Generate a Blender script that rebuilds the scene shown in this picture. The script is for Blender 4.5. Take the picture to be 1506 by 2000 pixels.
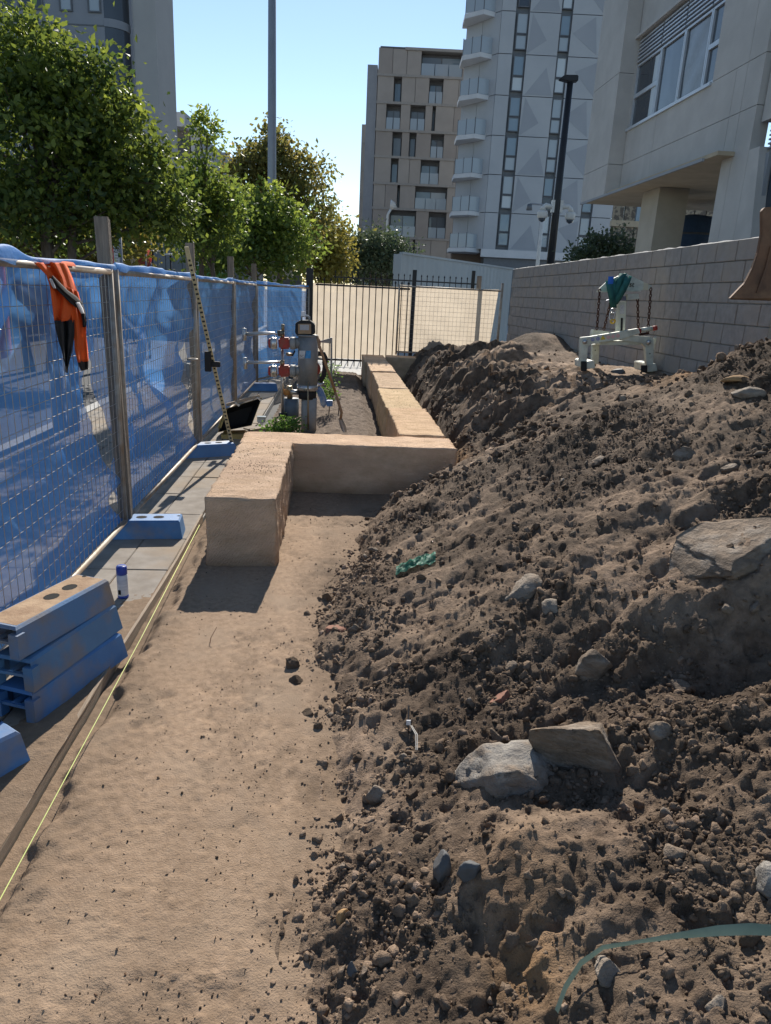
import bpy, bmesh, math, random
import numpy as np
from mathutils import Vector, Matrix
random.seed(7); RNG = np.random.default_rng(11)
for o in list(bpy.data.objects): bpy.data.objects.remove(o)
SC = bpy.context.scene; COL = SC.collection
# ---------------------------------------------------------------- camera
PW, PH, FPX = 1506.0, 2000.0, 1388.0
PITCH, ROLL, YAW, CAMH = math.radians(17.0), math.radians(2.86), math.radians(-4.503), 1.92
def _axes():
    r = np.array([1., 0, 0]); f = np.array([0, math.cos(PITCH), -math.sin(PITCH)]); u = np.cross(r, f)
    ir = math.cos(ROLL)*r + math.sin(ROLL)*u; iu = -math.sin(ROLL)*r + math.cos(ROLL)*u
    c, s = math.cos(YAW), math.sin(YAW); R = np.array([[c, -s, 0], [s, c, 0], [0, 0, 1]])
    return R@f, R@ir, R@iu
FW, IR, IU = _axes(); CAM = np.array([0, 0, CAMH])
cam = bpy.data.cameras.new('camera'); camo = bpy.data.objects.new('camera', cam); COL.objects.link(camo)
cam.sensor_fit = 'VERTICAL'; cam.sensor_height = 24.0; cam.lens = FPX/PH*24.0
cam.clip_start = 0.05; cam.clip_end = 5000
camo.matrix_world = Matrix(((IR[0], IU[0], -FW[0], 0), (IR[1], IU[1], -FW[1], 0), (IR[2], IU[2], -FW[2], CAMH), (0, 0, 0, 1)))
SC.camera = camo
# ---------------------------------------------------------------- light
SUN_EL, SUN_AZ = math.radians(33), math.radians(3.5)      # azimuth measured from +Y towards +X
w = bpy.data.worlds.new('World'); SC.world = w; w.use_nodes = True
nt = w.node_tree; bg = nt.nodes['Background']
sky = nt.nodes.new('ShaderNodeTexSky'); sky.sky_type = 'NISHITA'; sky.sun_disc = False
sky.sun_elevation = SUN_EL; sky.sun_rotation = SUN_AZ; sky.air_density = 1.0; sky.dust_density = 0.02; sky.ozone_density = 1.0
nt.links.new(sky.outputs[0], bg.inputs[0]); bg.inputs[1].default_value = 0.083
sl = bpy.data.lights.new('sun', 'SUN'); sl.energy = 4.0; sl.angle = math.radians(0.53); sl.color = (1.0, 0.94, 0.85)
so = bpy.data.objects.new('sun', sl); COL.objects.link(so)
sd = Vector((math.sin(SUN_AZ)*math.cos(SUN_EL), math.cos(SUN_AZ)*math.cos(SUN_EL), math.sin(SUN_EL)))
so.rotation_euler = sd.to_track_quat('Z', 'Y').to_euler(); so.location = (0, 0, 30)
SC.view_settings.view_transform = 'Standard'; SC.view_settings.look = 'None'
SC.view_settings.exposure = 0.92; SC.view_settings.gamma = 1.0
SC.render.engine = 'CYCLES'; SC.cycles.transparent_max_bounces = 24; SC.cycles.max_bounces = 8
# ---------------------------------------------------------------- pixel rays of the photograph -> points in the place
def ray(x, y): return FW + IR*((x-PW/2)/FPX) - IU*((y-PH/2)/FPX)
def atz(x, y, z=0.0): d = ray(x, y); return CAM + d*((z-CAMH)/d[2])
def aty(x, y, Y): d = ray(x, y); return CAM + d*(Y/d[1])
def atx(x, y, X): d = ray(x, y); return CAM + d*(X/d[0])
# ---------------------------------------------------------------- noise
def _h(ix, iy, iz, s):
    n = (ix.astype(np.int64)*374761393 + iy.astype(np.int64)*668265263 + iz.astype(np.int64)*2147483647 + s*974634777) & 0xffffffff
    n = ((n ^ (n >> 13))*1274126177) & 0xffffffff; n = (n ^ (n >> 16)); n = (n*2246822519) & 0xffffffff
    return ((n ^ (n >> 15)) & 0xffffff)/float(0xffffff)
def vn(x, y, s=0):
    x = np.asarray(x, float); y = np.asarray(y, float)
    ix = np.floor(x); iy = np.floor(y); fx = x-ix; fy = y-iy
    fx = fx*fx*fx*(fx*(fx*6-15)+10); fy = fy*fy*fy*(fy*(fy*6-15)+10); z = np.zeros_like(ix)
    a = _h(ix, iy, z, s); b = _h(ix+1, iy, z, s); c = _h(ix, iy+1, z, s); d = _h(ix+1, iy+1, z, s)
    return (a*(1-fx)+b*fx)*(1-fy)+(c*(1-fx)+d*fx)*fy
def fbm(x, y, o=4, s=0, g=0.5):
    r = 0; a = 1.0; t = 0
    for i in range(o):
        r = r + a*vn(x*2**i+i*17.3, y*2**i-i*9.1, s+i); t += a; a *= g
    return r/t
def vn3(p, s=0):
    i = np.floor(p); f = p-i; f = f*f*(3-2*f); r = 0
    for dx in (0, 1):
        for dy in (0, 1):
            for dz in (0, 1):
                wgt = (f[:, 0] if dx else 1-f[:, 0])*(f[:, 1] if dy else 1-f[:, 1])*(f[:, 2] if dz else 1-f[:, 2])
                r = r + wgt*_h(i[:, 0]+dx, i[:, 1]+dy, i[:, 2]+dz, s)
    return r
def fbm3(p, o=3, s=0):
    r = 0; a = 1.0; t = 0
    for k in range(o): r = r + a*vn3(p*2**k+k*7.7, s+k); t += a; a *= .5
    return r/t
def worley(x, y, s=0):
    ix = np.floor(x); iy = np.floor(y); best = np.full(x.shape, 9.0); z = np.zeros_like(ix)
    for dx in (-1, 0, 1):
        for dy in (-1, 0, 1):
            jx = ix+dx; jy = iy+dy
            d = (jx+_h(jx, jy, z, s)-x)**2 + (jy+_h(jx, jy, z, s+5)-y)**2
            best = np.minimum(best, d)
    return np.sqrt(best)
def domes(x, y, s=0, rmax=.48, power=1.6):
    """half-buried lumps of random size, one per cell"""
    ix = np.floor(x); iy = np.floor(y); best = np.zeros(x.shape); z = np.zeros_like(ix)
    for dx in (-1, 0, 1):
        for dy in (-1, 0, 1):
            jx = ix+dx; jy = iy+dy; r = rmax*(.25+.75*_h(jx, jy, z, s+7)**power)
            a = _h(jx, jy, z, s+9)*3.14; ex = x-(jx+.2+.6*_h(jx, jy, z, s)); ey = y-(jy+.2+.6*_h(jx, jy, z, s+5)); c = np.cos(a); q = np.sin(a)
            u = ex*c+ey*q; v = (-ex*q+ey*c)*1.35
            best = np.maximum(best, np.maximum(r*r-u*u-v*v, 0)/r)
    return best
def sstep(a, b, x): t = np.clip((x-a)/(b-a), 0, 1); return t*t*(3-2*t)
# ---------------------------------------------------------------- materials
MATS = {}
def M(name, c1, c2=None, scale=6.0, rough=0.85, bump=0.0, bscale=80.0, metal=0.0, spec=0.4, c3=None, s3=1.3, attr=None, detail=6, stretch=None, trans=0.0, p=(0.35, 0.65), bump2=0.0, bscale2=20.0, saw=0.0):
    """procedural surface: two noise tones, an optional broad third tone (stains), fine relief"""
    if name in MATS: return MATS[name]
    m = bpy.data.materials.new(name); m.use_nodes = True; t = m.node_tree; N = t.nodes; L = t.links
    b = N['Principled BSDF']; b.inputs['Roughness'].default_value = rough; b.inputs['Metallic'].default_value = metal
    b.inputs['Specular IOR Level'].default_value = spec
    geo = N.new('ShaderNodeNewGeometry'); vec = geo.outputs['Position']
    if stretch:
        mp = N.new('ShaderNodeMapping'); mp.inputs['Scale'].default_value = stretch; L.new(vec, mp.inputs[0]); vec = mp.outputs[0]
    def noise(sc, det=detail):
        n = N.new('ShaderNodeTexNoise'); n.inputs['Scale'].default_value = sc; n.inputs['Detail'].default_value = det; n.inputs['Roughness'].default_value = .6
        L.new(vec, n.inputs['Vector']); return n.outputs['Fac']
    def mixc(f, a, bb):
        x = N.new('ShaderNodeMix'); x.data_type = 'RGBA'; L.new(f, x.inputs[0])
        for k, v in ((6, a), (7, bb)):
            if hasattr(v, 'links'): L.new(v, x.inputs[k])
            else: x.inputs[k].default_value = (*v, 1)
        return x.outputs[2]
    def ramp(f, a, bb):
        r = N.new('ShaderNodeMapRange'); r.inputs[1].default_value = a; r.inputs[2].default_value = bb; L.new(f, r.inputs[0]); return r.outputs[0]
    if c2 is None: c2 = tuple(v*.82 for v in c1)
    col = mixc(ramp(noise(scale), *p), c1, c2)
    if c3 is not None: col = mixc(ramp(noise(s3, 4), .48, .68), col, c3)
    if attr:
        at = N.new('ShaderNodeAttribute'); at.attribute_name = attr
        x = N.new('ShaderNodeMix'); x.data_type = 'RGBA'; x.blend_type = 'MULTIPLY'; x.inputs[0].default_value = 1
        L.new(col, x.inputs[6]); L.new(at.outputs['Color'], x.inputs[7]); col = x.outputs[2]
    L.new(col, b.inputs['Base Color'])
    if bump:
        bp = N.new('ShaderNodeBump'); bp.inputs['Strength'].default_value = 1.0; bp.inputs['Distance'].default_value = bump
        L.new(noise(bscale, 8), bp.inputs['Height']); L.new(bp.outputs[0], b.inputs['Normal'])
        if saw:
            wv_ = N.new('ShaderNodeTexWave'); wv_.inputs['Scale'].default_value = 26; wv_.inputs['Distortion'].default_value = 5.0; wv_.inputs['Detail'].default_value = 3; wv_.bands_direction = 'DIAGONAL'
            m3 = N.new('ShaderNodeMapping'); m3.inputs['Rotation'].default_value = (0, math.radians(100), 0); L.new(geo.outputs['Position'], m3.inputs[0]); L.new(m3.outputs[0], wv_.inputs[0])
            b3 = N.new('ShaderNodeBump'); b3.inputs['Distance'].default_value = saw; L.new(wv_.outputs['Fac'], b3.inputs['Height']); L.new(bp.outputs[0], b3.inputs['Normal']); L.new(b3.outputs[0], b.inputs['Normal'])
        if bump2:
            b2 = N.new('ShaderNodeBump'); b2.inputs['Distance'].default_value = bump2; L.new(noise(bscale2, 6), b2.inputs['Height']); L.new(b2.outputs[0], bp.inputs['Normal'])
    if trans:
        tr = N.new('ShaderNodeBsdfTranslucent'); L.new(col, tr.inputs[0]); mx = N.new('ShaderNodeMixShader'); mx.inputs[0].default_value = trans
        L.new(b.outputs[0], mx.inputs[1]); L.new(tr.outputs[0], mx.inputs[2]); L.new(mx.outputs[0], N['Material Output'].inputs[0])
    MATS[name] = m; return m
def cloth_mat(name, col, see, trans=0.5, weave=420.0, rough=.6):
    m = bpy.data.materials.new(name); m.use_nodes = True; t = m.node_tree; N = t.nodes; L = t.links
    b = N['Principled BSDF']; b.inputs['Roughness'].default_value = rough; b.inputs['Specular IOR Level'].default_value = .35
    geo = N.new('ShaderNodeNewGeometry'); n = N.new('ShaderNodeTexNoise'); n.inputs['Scale'].default_value = 5; n.inputs['Detail'].default_value = 5
    L.new(geo.outputs['Position'], n.inputs['Vector'])
    x = N.new('ShaderNodeMix'); x.data_type = 'RGBA'; L.new(n.outputs['Fac'], x.inputs[0]); x.inputs[6].default_value = (*[c*1.12 for c in col], 1); x.inputs[7].default_value = (*[c*.82 for c in col], 1)
    L.new(x.outputs[2], b.inputs['Base Color'])
    n2 = N.new('ShaderNodeTexNoise'); n2.inputs['Scale'].default_value = 38; n2.inputs['Detail'].default_value = 4; L.new(geo.outputs['Position'], n2.inputs['Vector'])
    bp = N.new('ShaderNodeBump'); bp.inputs['Distance'].default_value = .004; L.new(n2.outputs['Fac'], bp.inputs['Height']); L.new(bp.outputs[0], b.inputs['Normal'])
    tr = N.new('ShaderNodeBsdfTranslucent'); L.new(x.outputs[2], tr.inputs[0])
    m1 = N.new('ShaderNodeMixShader'); m1.inputs[0].default_value = trans; L.new(b.outputs[0], m1.inputs[1]); L.new(tr.outputs[0], m1.inputs[2])
    tp = N.new('ShaderNodeBsdfTransparent'); tp.inputs[0].default_value = (1, 1, 1, 1)
    m2 = N.new('ShaderNodeMixShader'); m2.inputs[0].default_value = see; L.new(m1.outputs[0], m2.inputs[1]); L.new(tp.outputs[0], m2.inputs[2])
    L.new(m2.outputs[0], N['Material Output'].inputs[0]); return m
def glass_mat(name, col, rough=.05, spec=.45):
    m = bpy.data.materials.new(name); m.use_nodes = True; b = m.node_tree.nodes['Principled BSDF']
    b.inputs['Base Color'].default_value = (*col, 1); b.inputs['Roughness'].default_value = rough; b.inputs['Specular IOR Level'].default_value = spec
    N = m.node_tree.nodes; n = N.new('ShaderNodeTexNoise'); n.inputs['Scale'].default_value = .8; geo = N.new('ShaderNodeNewGeometry'); m.node_tree.links.new(geo.outputs['Position'], n.inputs['Vector'])
    bp = N.new('ShaderNodeBump'); bp.inputs['Distance'].default_value = .02; m.node_tree.links.new(n.outputs['Fac'], bp.inputs['Height']); m.node_tree.links.new(bp.outputs[0], b.inputs['Normal'])
    return m
# ---------------------------------------------------------------- mesh builder
def tag(o, label=None, cat=None, group=None, kind=None):
    if label: o['label'] = label
    if cat: o['category'] = cat
    if group: o['group'] = group
    if kind: o['kind'] = kind
    return o
def empty(name, loc, label=None, cat=None, group=None, rz=0.0):
    o = bpy.data.objects.new(name, None); COL.objects.link(o); o.location = tuple(float(v) for v in loc); o.rotation_euler = (0, 0, rz)
    o.empty_display_size = .1
    return tag(o, label, cat, group)
def wloc(o):
    v = Vector((0, 0, 0))
    while o is not None: v += o.location; o = o.parent
    return v
class MB:
    def __init__(s): s.v = []; s.f = []
    def add(s, vs, fs):
        n = len(s.v); s.v.extend([tuple(map(float, p)) for p in vs]); s.f.extend([tuple(i+n for i in q) for q in fs]); return s
    def box(s, x0, x1, y0, y1, z0, z1):
        return s.add([(x0, y0, z0), (x1, y0, z0), (x1, y1, z0), (x0, y1, z0), (x0, y0, z1), (x1, y0, z1), (x1, y1, z1), (x0, y1, z1)],
                     [(0, 3, 2, 1), (4, 5, 6, 7), (0, 1, 5, 4), (1, 2, 6, 5), (2, 3, 7, 6), (3, 0, 4, 7)])
    def obox(s, c, size, R):        # oriented box, R = 3 axes
        R = [np.array(r, float) for r in R]; c = np.array(c, float); P = []
        for k in ((-1, -1, -1), (1, -1, -1), (1, 1, -1), (-1, 1, -1), (-1, -1, 1), (1, -1, 1), (1, 1, 1), (-1, 1, 1)):
            P.append(c + sum(R[i]*k[i]*size[i]/2 for i in range(3)))
        return s.add(P, [(0, 3, 2, 1), (4, 5, 6, 7), (0, 1, 5, 4), (1, 2, 6, 5), (2, 3, 7, 6), (3, 0, 4, 7)])
    def bar(s, a, b, wd, th, up=(0, 0, 1)):     # rectangular bar from a to b
        a = np.array(a, float); b = np.array(b, float); d = b-a; ln = np.linalg.norm(d); d = d/ln
        u = np.array(up, float); r = np.cross(d, u)
        if np.linalg.norm(r) < 1e-4: r = np.cross(d, (1, 0, 0.3))
        r /= np.linalg.norm(r); u = np.cross(r, d)
        return s.obox((a+b)/2, (wd, ln, th), (r, d, u))
    def tube(s, pts, rad, n=8, cap=True):
        pts = [np.array(p, float) for p in pts]; m = len(pts); rad = [rad]*m if np.isscalar(rad) else rad; V = []; F = []; prev = None
        for i, p in enumerate(pts):
            d = pts[min(i+1, m-1)]-pts[max(i-1, 0)]; d = d/(np.linalg.norm(d)+1e-9)
            if prev is None:
                a = np.array([0, 0, 1.]) if abs(d[2]) < .9 else np.array([1., 0, 0])
                prev = np.cross(d, a)
            r = prev-d*(prev@d); r /= (np.linalg.norm(r)+1e-9); q = np.cross(d, r); prev = r
            for k in range(n):
                t = 2*math.pi*k/n; V.append(p+(r*math.cos(t)+q*math.sin(t))*rad[i])
        for i in range(m-1):
            for k in range(n): F.append((i*n+k, i*n+(k+1) % n, (i+1)*n+(k+1) % n, (i+1)*n+k))
        if cap: F.append(tuple(range(n))[::-1]); F.append(tuple((m-1)*n+k for k in range(n)))
        return s.add(V, F)
    def cyl(s, a, b, r, n=12, r2=None): return s.tube([a, b], [r, r if r2 is None else r2], n)
    def prism(s, poly, off):       # polygon (3D points) extruded by vector
        n = len(poly); off = np.array(off, float); A = [np.array(p, float) for p in poly]; B = [p+off for p in A]
        return s.add(A+B, [tuple(range(n))[::-1], tuple(range(n, 2*n))]+[(i, (i+1) % n, n+(i+1) % n, n+i) for i in range(n)])
    def grid(s, P):                # P[i][j] points
        P = np.asarray(P, float); a, b = P.shape[:2]
        return s.add(P.reshape(-1, 3), [(i*b+j, i*b+j+1, (i+1)*b+j+1, (i+1)*b+j) for i in range(a-1) for j in range(b-1)])
    def ring(s, c, R, r, ax, n=14, m=6, sx=1.0, dirx=None):
        c = np.array(c, float); ax = np.array(ax, float); ax /= np.linalg.norm(ax)
        u = np.array(dirx, float) if dirx is not None else np.cross(ax, (0.3, .5, .8)); u = u-ax*(u@ax); u /= np.linalg.norm(u); v = np.cross(ax, u); V = []; F = []
        for i in range(n):
            t = 2*math.pi*i/n; e = u*math.cos(t)+v*math.sin(t); cc = c+u*math.cos(t)*R*sx+v*math.sin(t)*R
            for k in range(m):
                q = 2*math.pi*k/m; V.append(cc+(e*math.cos(q)+ax*math.sin(q))*r)
        for i in range(n):
            for k in range(m): F.append((i*m+k, ((i+1) % n)*m+k, ((i+1) % n)*m+(k+1) % m, i*m+(k+1) % m))
        return s.add(V, F)
    def build(s, name, mat, parent=None, smooth=False, local=False, bevel=0.0):
        V = s.v
        if parent is not None and not local:
            o = wloc(parent); V = [(p[0]-o.x, p[1]-o.y, p[2]-o.z) for p in V]
        me = bpy.data.meshes.new(name); me.from_pydata(V, [], s.f); me.update()
        if bevel:
            bm = bmesh.new(); bm.from_mesh(me); bmesh.ops.recalc_face_normals(bm, faces=bm.faces)
            bmesh.ops.bevel(bm, geom=list(bm.edges), offset=bevel, segments=2, affect='EDGES', clamp_overlap=True); bm.to_mesh(me); bm.free()
        else:
            bm = bmesh.new(); bm.from_mesh(me); bmesh.ops.recalc_face_normals(bm, faces=bm.faces); bm.to_mesh(me); bm.free()
        if smooth:
            me.polygons.foreach_set('use_smooth', [True]*len(me.polygons))
        if mat is not None: me.materials.append(mat)
        o = bpy.data.objects.new(name, me); COL.objects.link(o); o.parent = parent
        return o
def raw(name, V, F, mat, parent=None, smooth=False, tint=None):
    """fast mesh from numpy arrays; F is (n,3) or (n,4)"""
    V = np.asarray(V, np.float32); F = np.asarray(F, np.int32); me = bpy.data.meshes.new(name); k = F.shape[1]
    me.vertices.add(len(V)); me.vertices.foreach_set('co', V.ravel()); me.loops.add(F.size); me.loops.foreach_set('vertex_index', F.ravel())
    me.polygons.add(len(F)); me.polygons.foreach_set('loop_start', np.arange(len(F), dtype=np.int32)*k); me.polygons.foreach_set('loop_total', np.full(len(F), k, np.int32))
    if smooth: me.polygons.foreach_set('use_smooth', np.ones(len(F), bool))
    me.update(calc_edges=True)
    if tint is not None:
        c = np.ones((len(V), 4), np.float32); c[:, :3] = tint if np.ndim(tint) == 2 else np.asarray(tint)[:, None]
        a = me.color_attributes.new('tint', 'FLOAT_COLOR', 'POINT'); a.data.foreach_set('color', c.ravel())
    me.materials.append(mat); o = bpy.data.objects.new(name, me); COL.objects.link(o); o.parent = parent
    return o
def copy_tree(o, parent=None):
    c = o.copy(); COL.objects.link(c); c.parent = parent
    for ch in list(o.children): copy_tree(ch, c)
    return c
def text_part(name, body, size, mat, parent, origin, right, up, align='CENTER'):
    cu = bpy.data.curves.new(name, 'FONT'); cu.body = body; cu.size = size; cu.extrude = .001; cu.align_x = align; cu.align_y = 'CENTER'
    tmp = bpy.data.objects.new(name+'_t', cu); COL.objects.link(tmp); dg = bpy.context.evaluated_depsgraph_get(); dg.update()
    me = bpy.data.meshes.new_from_object(tmp.evaluated_get(dg)); bpy.data.objects.remove(tmp); bpy.data.curves.remove(cu)
    r = Vector(right).normalized(); u = Vector(up).normalized(); n = r.cross(u)
    off = Vector([float(v) for v in origin]) - (wloc(parent) if parent else Vector())
    me.transform(Matrix(((r.x, u.x, n.x, off.x), (r.y, u.y, n.y, off.y), (r.z, u.z, n.z, off.z), (0, 0, 0, 1))))
    me.materials.clear(); me.materials.append(mat); o = bpy.data.objects.new(name, me); COL.objects.link(o); o.parent = parent
    return o
# ================================================================ GROUND
m_soil = M('dark_soil', (.19, .135, .094), (.085, .06, .042), scale=16, rough=.95, bump=.007, bscale=170, bump2=.012, bscale2=45, spec=.12, attr='tint', c3=(.165, .120, .084), s3=2.2)
m_path = M('compacted_path', (.355, .25, .168), (.262, .182, .12), scale=26, rough=.95, bump=.004, bscale=150, spec=.15, c3=(.31, .225, .155), s3=2.2, attr='tint', bump2=.003, bscale2=60, detail=10)
m_garden = M('garden_soil', (.20, .15, .11), (.11, .08, .06), scale=30, rough=.95, bump=.012, bscale=120, spec=.15, attr='tint')
m_ground = M('asphalt', (.07, .07, .07), (.05, .05, .052), scale=20, rough=.9, bump=.003, bscale=200)
m_paver = M('concrete_paver', (.32, .285, .245), (.235, .205, .172), scale=6, rough=.95, bump=.0015, bscale=260, spec=.15, c3=(.31, .24, .17), s3=1.1, detail=9)
m_conc_pale = M('pale_concrete', (.42, .41, .39), (.36, .35, .33), scale=4, rough=.9, bump=.002)
tag(MB().add([(-2500, -2500, -.14), (2500, -2500, -.14), (2500, 2500, -.14), (-2500, 2500, -.14)], [(0, 1, 2, 3)]).build('ground', m_ground), kind='structure')
tag(MB().box(-3.95, -3.72, -3, 60, -.13, 0.0).build('kerb', m_conc_pale, bevel=.02), kind='structure')
tag(MB().box(-3.4, 40, 17.75, 60, -.13, -.004).build('driveway', m_conc_pale), kind='structure')
# footpath of square pavers, each a piece
fp = tag(MB().box(-3.72, -1.13, -3, 17.7, -.135, -.035).build('footpath', m_conc_pale), kind='structure')
pav_mesh = {}
xe = [-1.135, -1.46, -2.11, -2.76, -3.41, -3.71]
for r in range(30):
    y0 = 0.83 + r*.65 - 1.95
    if y0 > 17.0: break
    for c in range(5):
        wd = xe[c]-xe[c+1]-.007; key = round(wd, 3)
        if key not in pav_mesh:
            b = MB().box(-wd/2, wd/2, -.3215, .3215, -.045, 0); o = b.build('paver', m_paver, fp, local=True, bevel=.004); pav_mesh[key] = o.data
        else:
            o = bpy.data.objects.new('paver', pav_mesh[key]); COL.objects.link(o); o.parent = fp
        o.location = ((xe[c]+xe[c+1])/2, y0+.325, random.uniform(-.004, .003)); o.rotation_euler = (random.uniform(-.004, .004), random.uniform(-.004, .004), 0)

TY = [.5, 1.5, 2, 2.6, 3.4, 4, 4.7, 5.3, 5.9, 6.3, 6.9, 7.7, 9, 12, 17.6]
TX = [-.12, -.10, -.02, .02, -.10, -.10, .05, .17, .22, .42, .95, 1.33, 1.38, 1.42, 1.5]
def mound(x, y, fine=True):
    """height of the excavated soil heap"""
    xt = np.interp(y, TY, TX)
    d = x - xt + .10*(fbm(x*2.2, y*2.2, 3, 3)-.5)*2
    s = np.interp(y, [1, 3, 5, 6.5, 7.7, 9, 17], [.36, .42, .50, .62, 1.1, 2.1, 1.9])
    hp = np.interp(y, [1, 3, 4, 6.2, 7.2, 8.2, 12, 16, 17.5], [1.05, 1.5, 1.62, 1.55, 1.25, 1.18, 1.08, .84, .8])
    dp = np.maximum(d, 0)
    z = np.where(d > 0, hp*np.tanh(s*dp/hp), d*.35)
    z = z - .05*np.exp(-(dp/.12)**2)*(d > 0)
    up = sstep(.05, .8, d)
    # heaps and hollows
    def g(cx, cy, a, sx, sy): return a*np.exp(-((x-cx)/sx)**2-((y-cy)/sy)**2)
    z = z + g(3.75, 5.9, .34, .7, .8) + g(3.75, 12.9, .34, .55, 1.2) + g(3.3, 13.2, .12, .5, .7) + g(2.75, 5.0, .10, .5, .5)
    z = z + g(1.95, 2.95, .13, .35, .25) - g(1.62, 2.55, .17, .28, .16) + g(1.5, 2.22, .05, .3, .12) + g(.62, 1.72, .05, .20, .16) - g(1.0, 2.0, .10, .25, .14)
    z = z + g(2.55, 3.75, .10, .4, .2) - g(2.4, 3.45, .10, .35, .18) - g(.75, 2.35, .05, .25, .1)
    # rills running down the slope
    a = math.radians(28); u = x*math.cos(a)+y*math.sin(a); v = -x*math.sin(a)+y*math.cos(a)
    wv = v + .34*(fbm(u*1.1, v*1.3, 4, 21)-.5)
    far = sstep(6.5, 8.5, y)
    rill = np.abs(fbm(u*.85, wv*2.7, 4, 31, .55)-.5)*2
    z = z - up*(1-.55*far)*(.15*(.32-rill)*(.35+.9*fbm(x*.8, y*.8, 2, 33)))*sstep(-.1, 1.0, d)*(1-.6*sstep(1.6, 2.6, z*2))
    # the cut face beside the stone wall: gullies running straight down the face
    gl = np.abs(fbm(x*.7+.3*y, y*3.6+.7*x, 5, 41, .6)-.5)*2
    z = z - far*sstep(0.05, .5, d)*(1-sstep(1.2, 2.0, d))*.50*(.28-gl)
    z = z + up*.12*(fbm(x*1.6, y*1.6, 4, 51)-.5)
    if fine:
        rough = sstep(.30, .62, fbm(x*1.7+4, y*1.7, 3, 61))
        near = 1-.4*sstep(3.0, 8.5, y)
        wx = x+.03*(fbm(x*8, y*8, 2, 66)-.5); wy = y+.03*(fbm(x*8+30, y*8, 2, 67)-.5)
        q1 = domes(wx*8, wy*8, 71); q2 = domes(wx*17+.3, wy*17, 81); q3 = domes(wx*38, wy*38, 91)
        amp = sstep(-.02, .25, d)*(1-.65*sstep(7.0, 8.0, y)*sstep(2.1, 2.7, x))
        z = z + amp*(.085*q1*rough*sstep(.4, .6, fbm(x*3+7, y*3, 3, 63)) + .050*q2*(.25+.75*rough) + .022*q3*(.35+near*.65))
        z = z + amp*(.05*(fbm(x*5, y*5, 5, 101, .6)-.5) - .03*sstep(.55, .75, fbm(x*11, y*11, 3, 105)))
    return z
def terr_grid(x0, x1, nx, ys): X, Y = np.meshgrid(np.linspace(x0, x1, nx), ys); return X, Y
def grid_faces(a, b):
    i = np.arange((a-1)*b).reshape(a-1, b)[:, :-1].ravel(); return np.stack([i, i+1, i+b+1, i+b], 1)
ys = np.exp(np.linspace(math.log(.75), math.log(17.6), 570))
X, Y = terr_grid(-.32, 4.35, 580, ys); Z = mound(X, Y)
# overhanging crumbs: push the sheet sideways a little so that the clods do not all look vertical
J = .012; X2 = X + J*(fbm(X*23, Y*23, 2, 7)-.5)*2; Y2 = Y + J*(fbm(X*23+40, Y*23, 2, 8)-.5)*2
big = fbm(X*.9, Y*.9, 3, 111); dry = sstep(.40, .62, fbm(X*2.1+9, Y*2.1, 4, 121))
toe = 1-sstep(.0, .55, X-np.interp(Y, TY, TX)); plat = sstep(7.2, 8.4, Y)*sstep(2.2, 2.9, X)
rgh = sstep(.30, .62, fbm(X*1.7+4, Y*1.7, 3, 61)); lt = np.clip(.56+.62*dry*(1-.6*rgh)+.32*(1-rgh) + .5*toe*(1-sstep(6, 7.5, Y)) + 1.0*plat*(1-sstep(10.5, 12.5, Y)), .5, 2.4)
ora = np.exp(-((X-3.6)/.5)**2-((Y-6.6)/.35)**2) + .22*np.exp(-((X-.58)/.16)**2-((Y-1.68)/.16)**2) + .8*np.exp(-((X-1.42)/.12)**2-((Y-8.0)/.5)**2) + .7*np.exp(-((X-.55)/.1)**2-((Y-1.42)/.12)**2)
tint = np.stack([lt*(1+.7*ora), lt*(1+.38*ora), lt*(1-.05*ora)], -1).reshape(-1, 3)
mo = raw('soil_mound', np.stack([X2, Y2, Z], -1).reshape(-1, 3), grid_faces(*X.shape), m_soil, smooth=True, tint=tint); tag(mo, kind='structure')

def path_h(x, y):
    z = .005*(fbm(x*3, y*1.2, 3, 201)-.5) + .003*(fbm(x*16, y*16, 3, 211)-.5) + .006*(.5-worley(x*26, y*26, 5))*sstep(.45, .62, fbm(x*3.1, y*3.1, 3, 221))
    e = x + .075*(fbm(x*0+3, y*5.5, 4, 231, .6)-.5)*2
    z = z - .040*(1-sstep(-1.045, -.985, e)) + .018*np.exp(-((e+.93)/.06)**2)*fbm(x*14, y*14, 2, 6)
    z = z - .014*sstep(.50, .64, fbm(x*2.6, y*2.3, 5, 261, .6))*fbm(x*26, y*13, 3, 262) + .006*domes(x*55, y*55, 265)*sstep(.35, .55, fbm(x*1.7+2, y*1.3, 3, 266)) + .012*domes(x*30, y*30, 263)*sstep(.47, .58, fbm(x*2.4+5, y*2.4, 4, 264))
    # wheel / broom scuffs along the run of the path
    z = z + .002*(fbm(x*40, y*3, 2, 241)-.5)
    return z
ysp = np.exp(np.linspace(math.log(.75), math.log(7.6), 420))
X, Y = terr_grid(-1.112, 1.75, 330, ysp); Z = path_h(X, Y)
t = .95+.30*(fbm(X*1.5, Y*1.5, 3, 251)-.5)*.9 + .30*(fbm(X*7, Y*.7, 3, 255)-.5) - .25*sstep(.52, .64, fbm(X*2.6, Y*2.3, 5, 261, .6))*fbm(X*20, Y*12, 2, 9) - .22*(1-sstep(-1.02, -.80, X+.1*(fbm(X*4, Y*4, 2, 4)-.5))) - .20*sstep(-.25, .15, X+.12*(fbm(X*5, Y*5, 3, 14)-.5)*2)
tag(raw('path', np.stack([X, Y, Z], -1).reshape(-1, 3), grid_faces(*X.shape), m_path, smooth=True, tint=t.reshape(-1)), kind='structure')
ysg = np.linspace(7.3, 17.75, 300)
X, Y = terr_grid(-.97, 1.9, 130, ysg)
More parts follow.
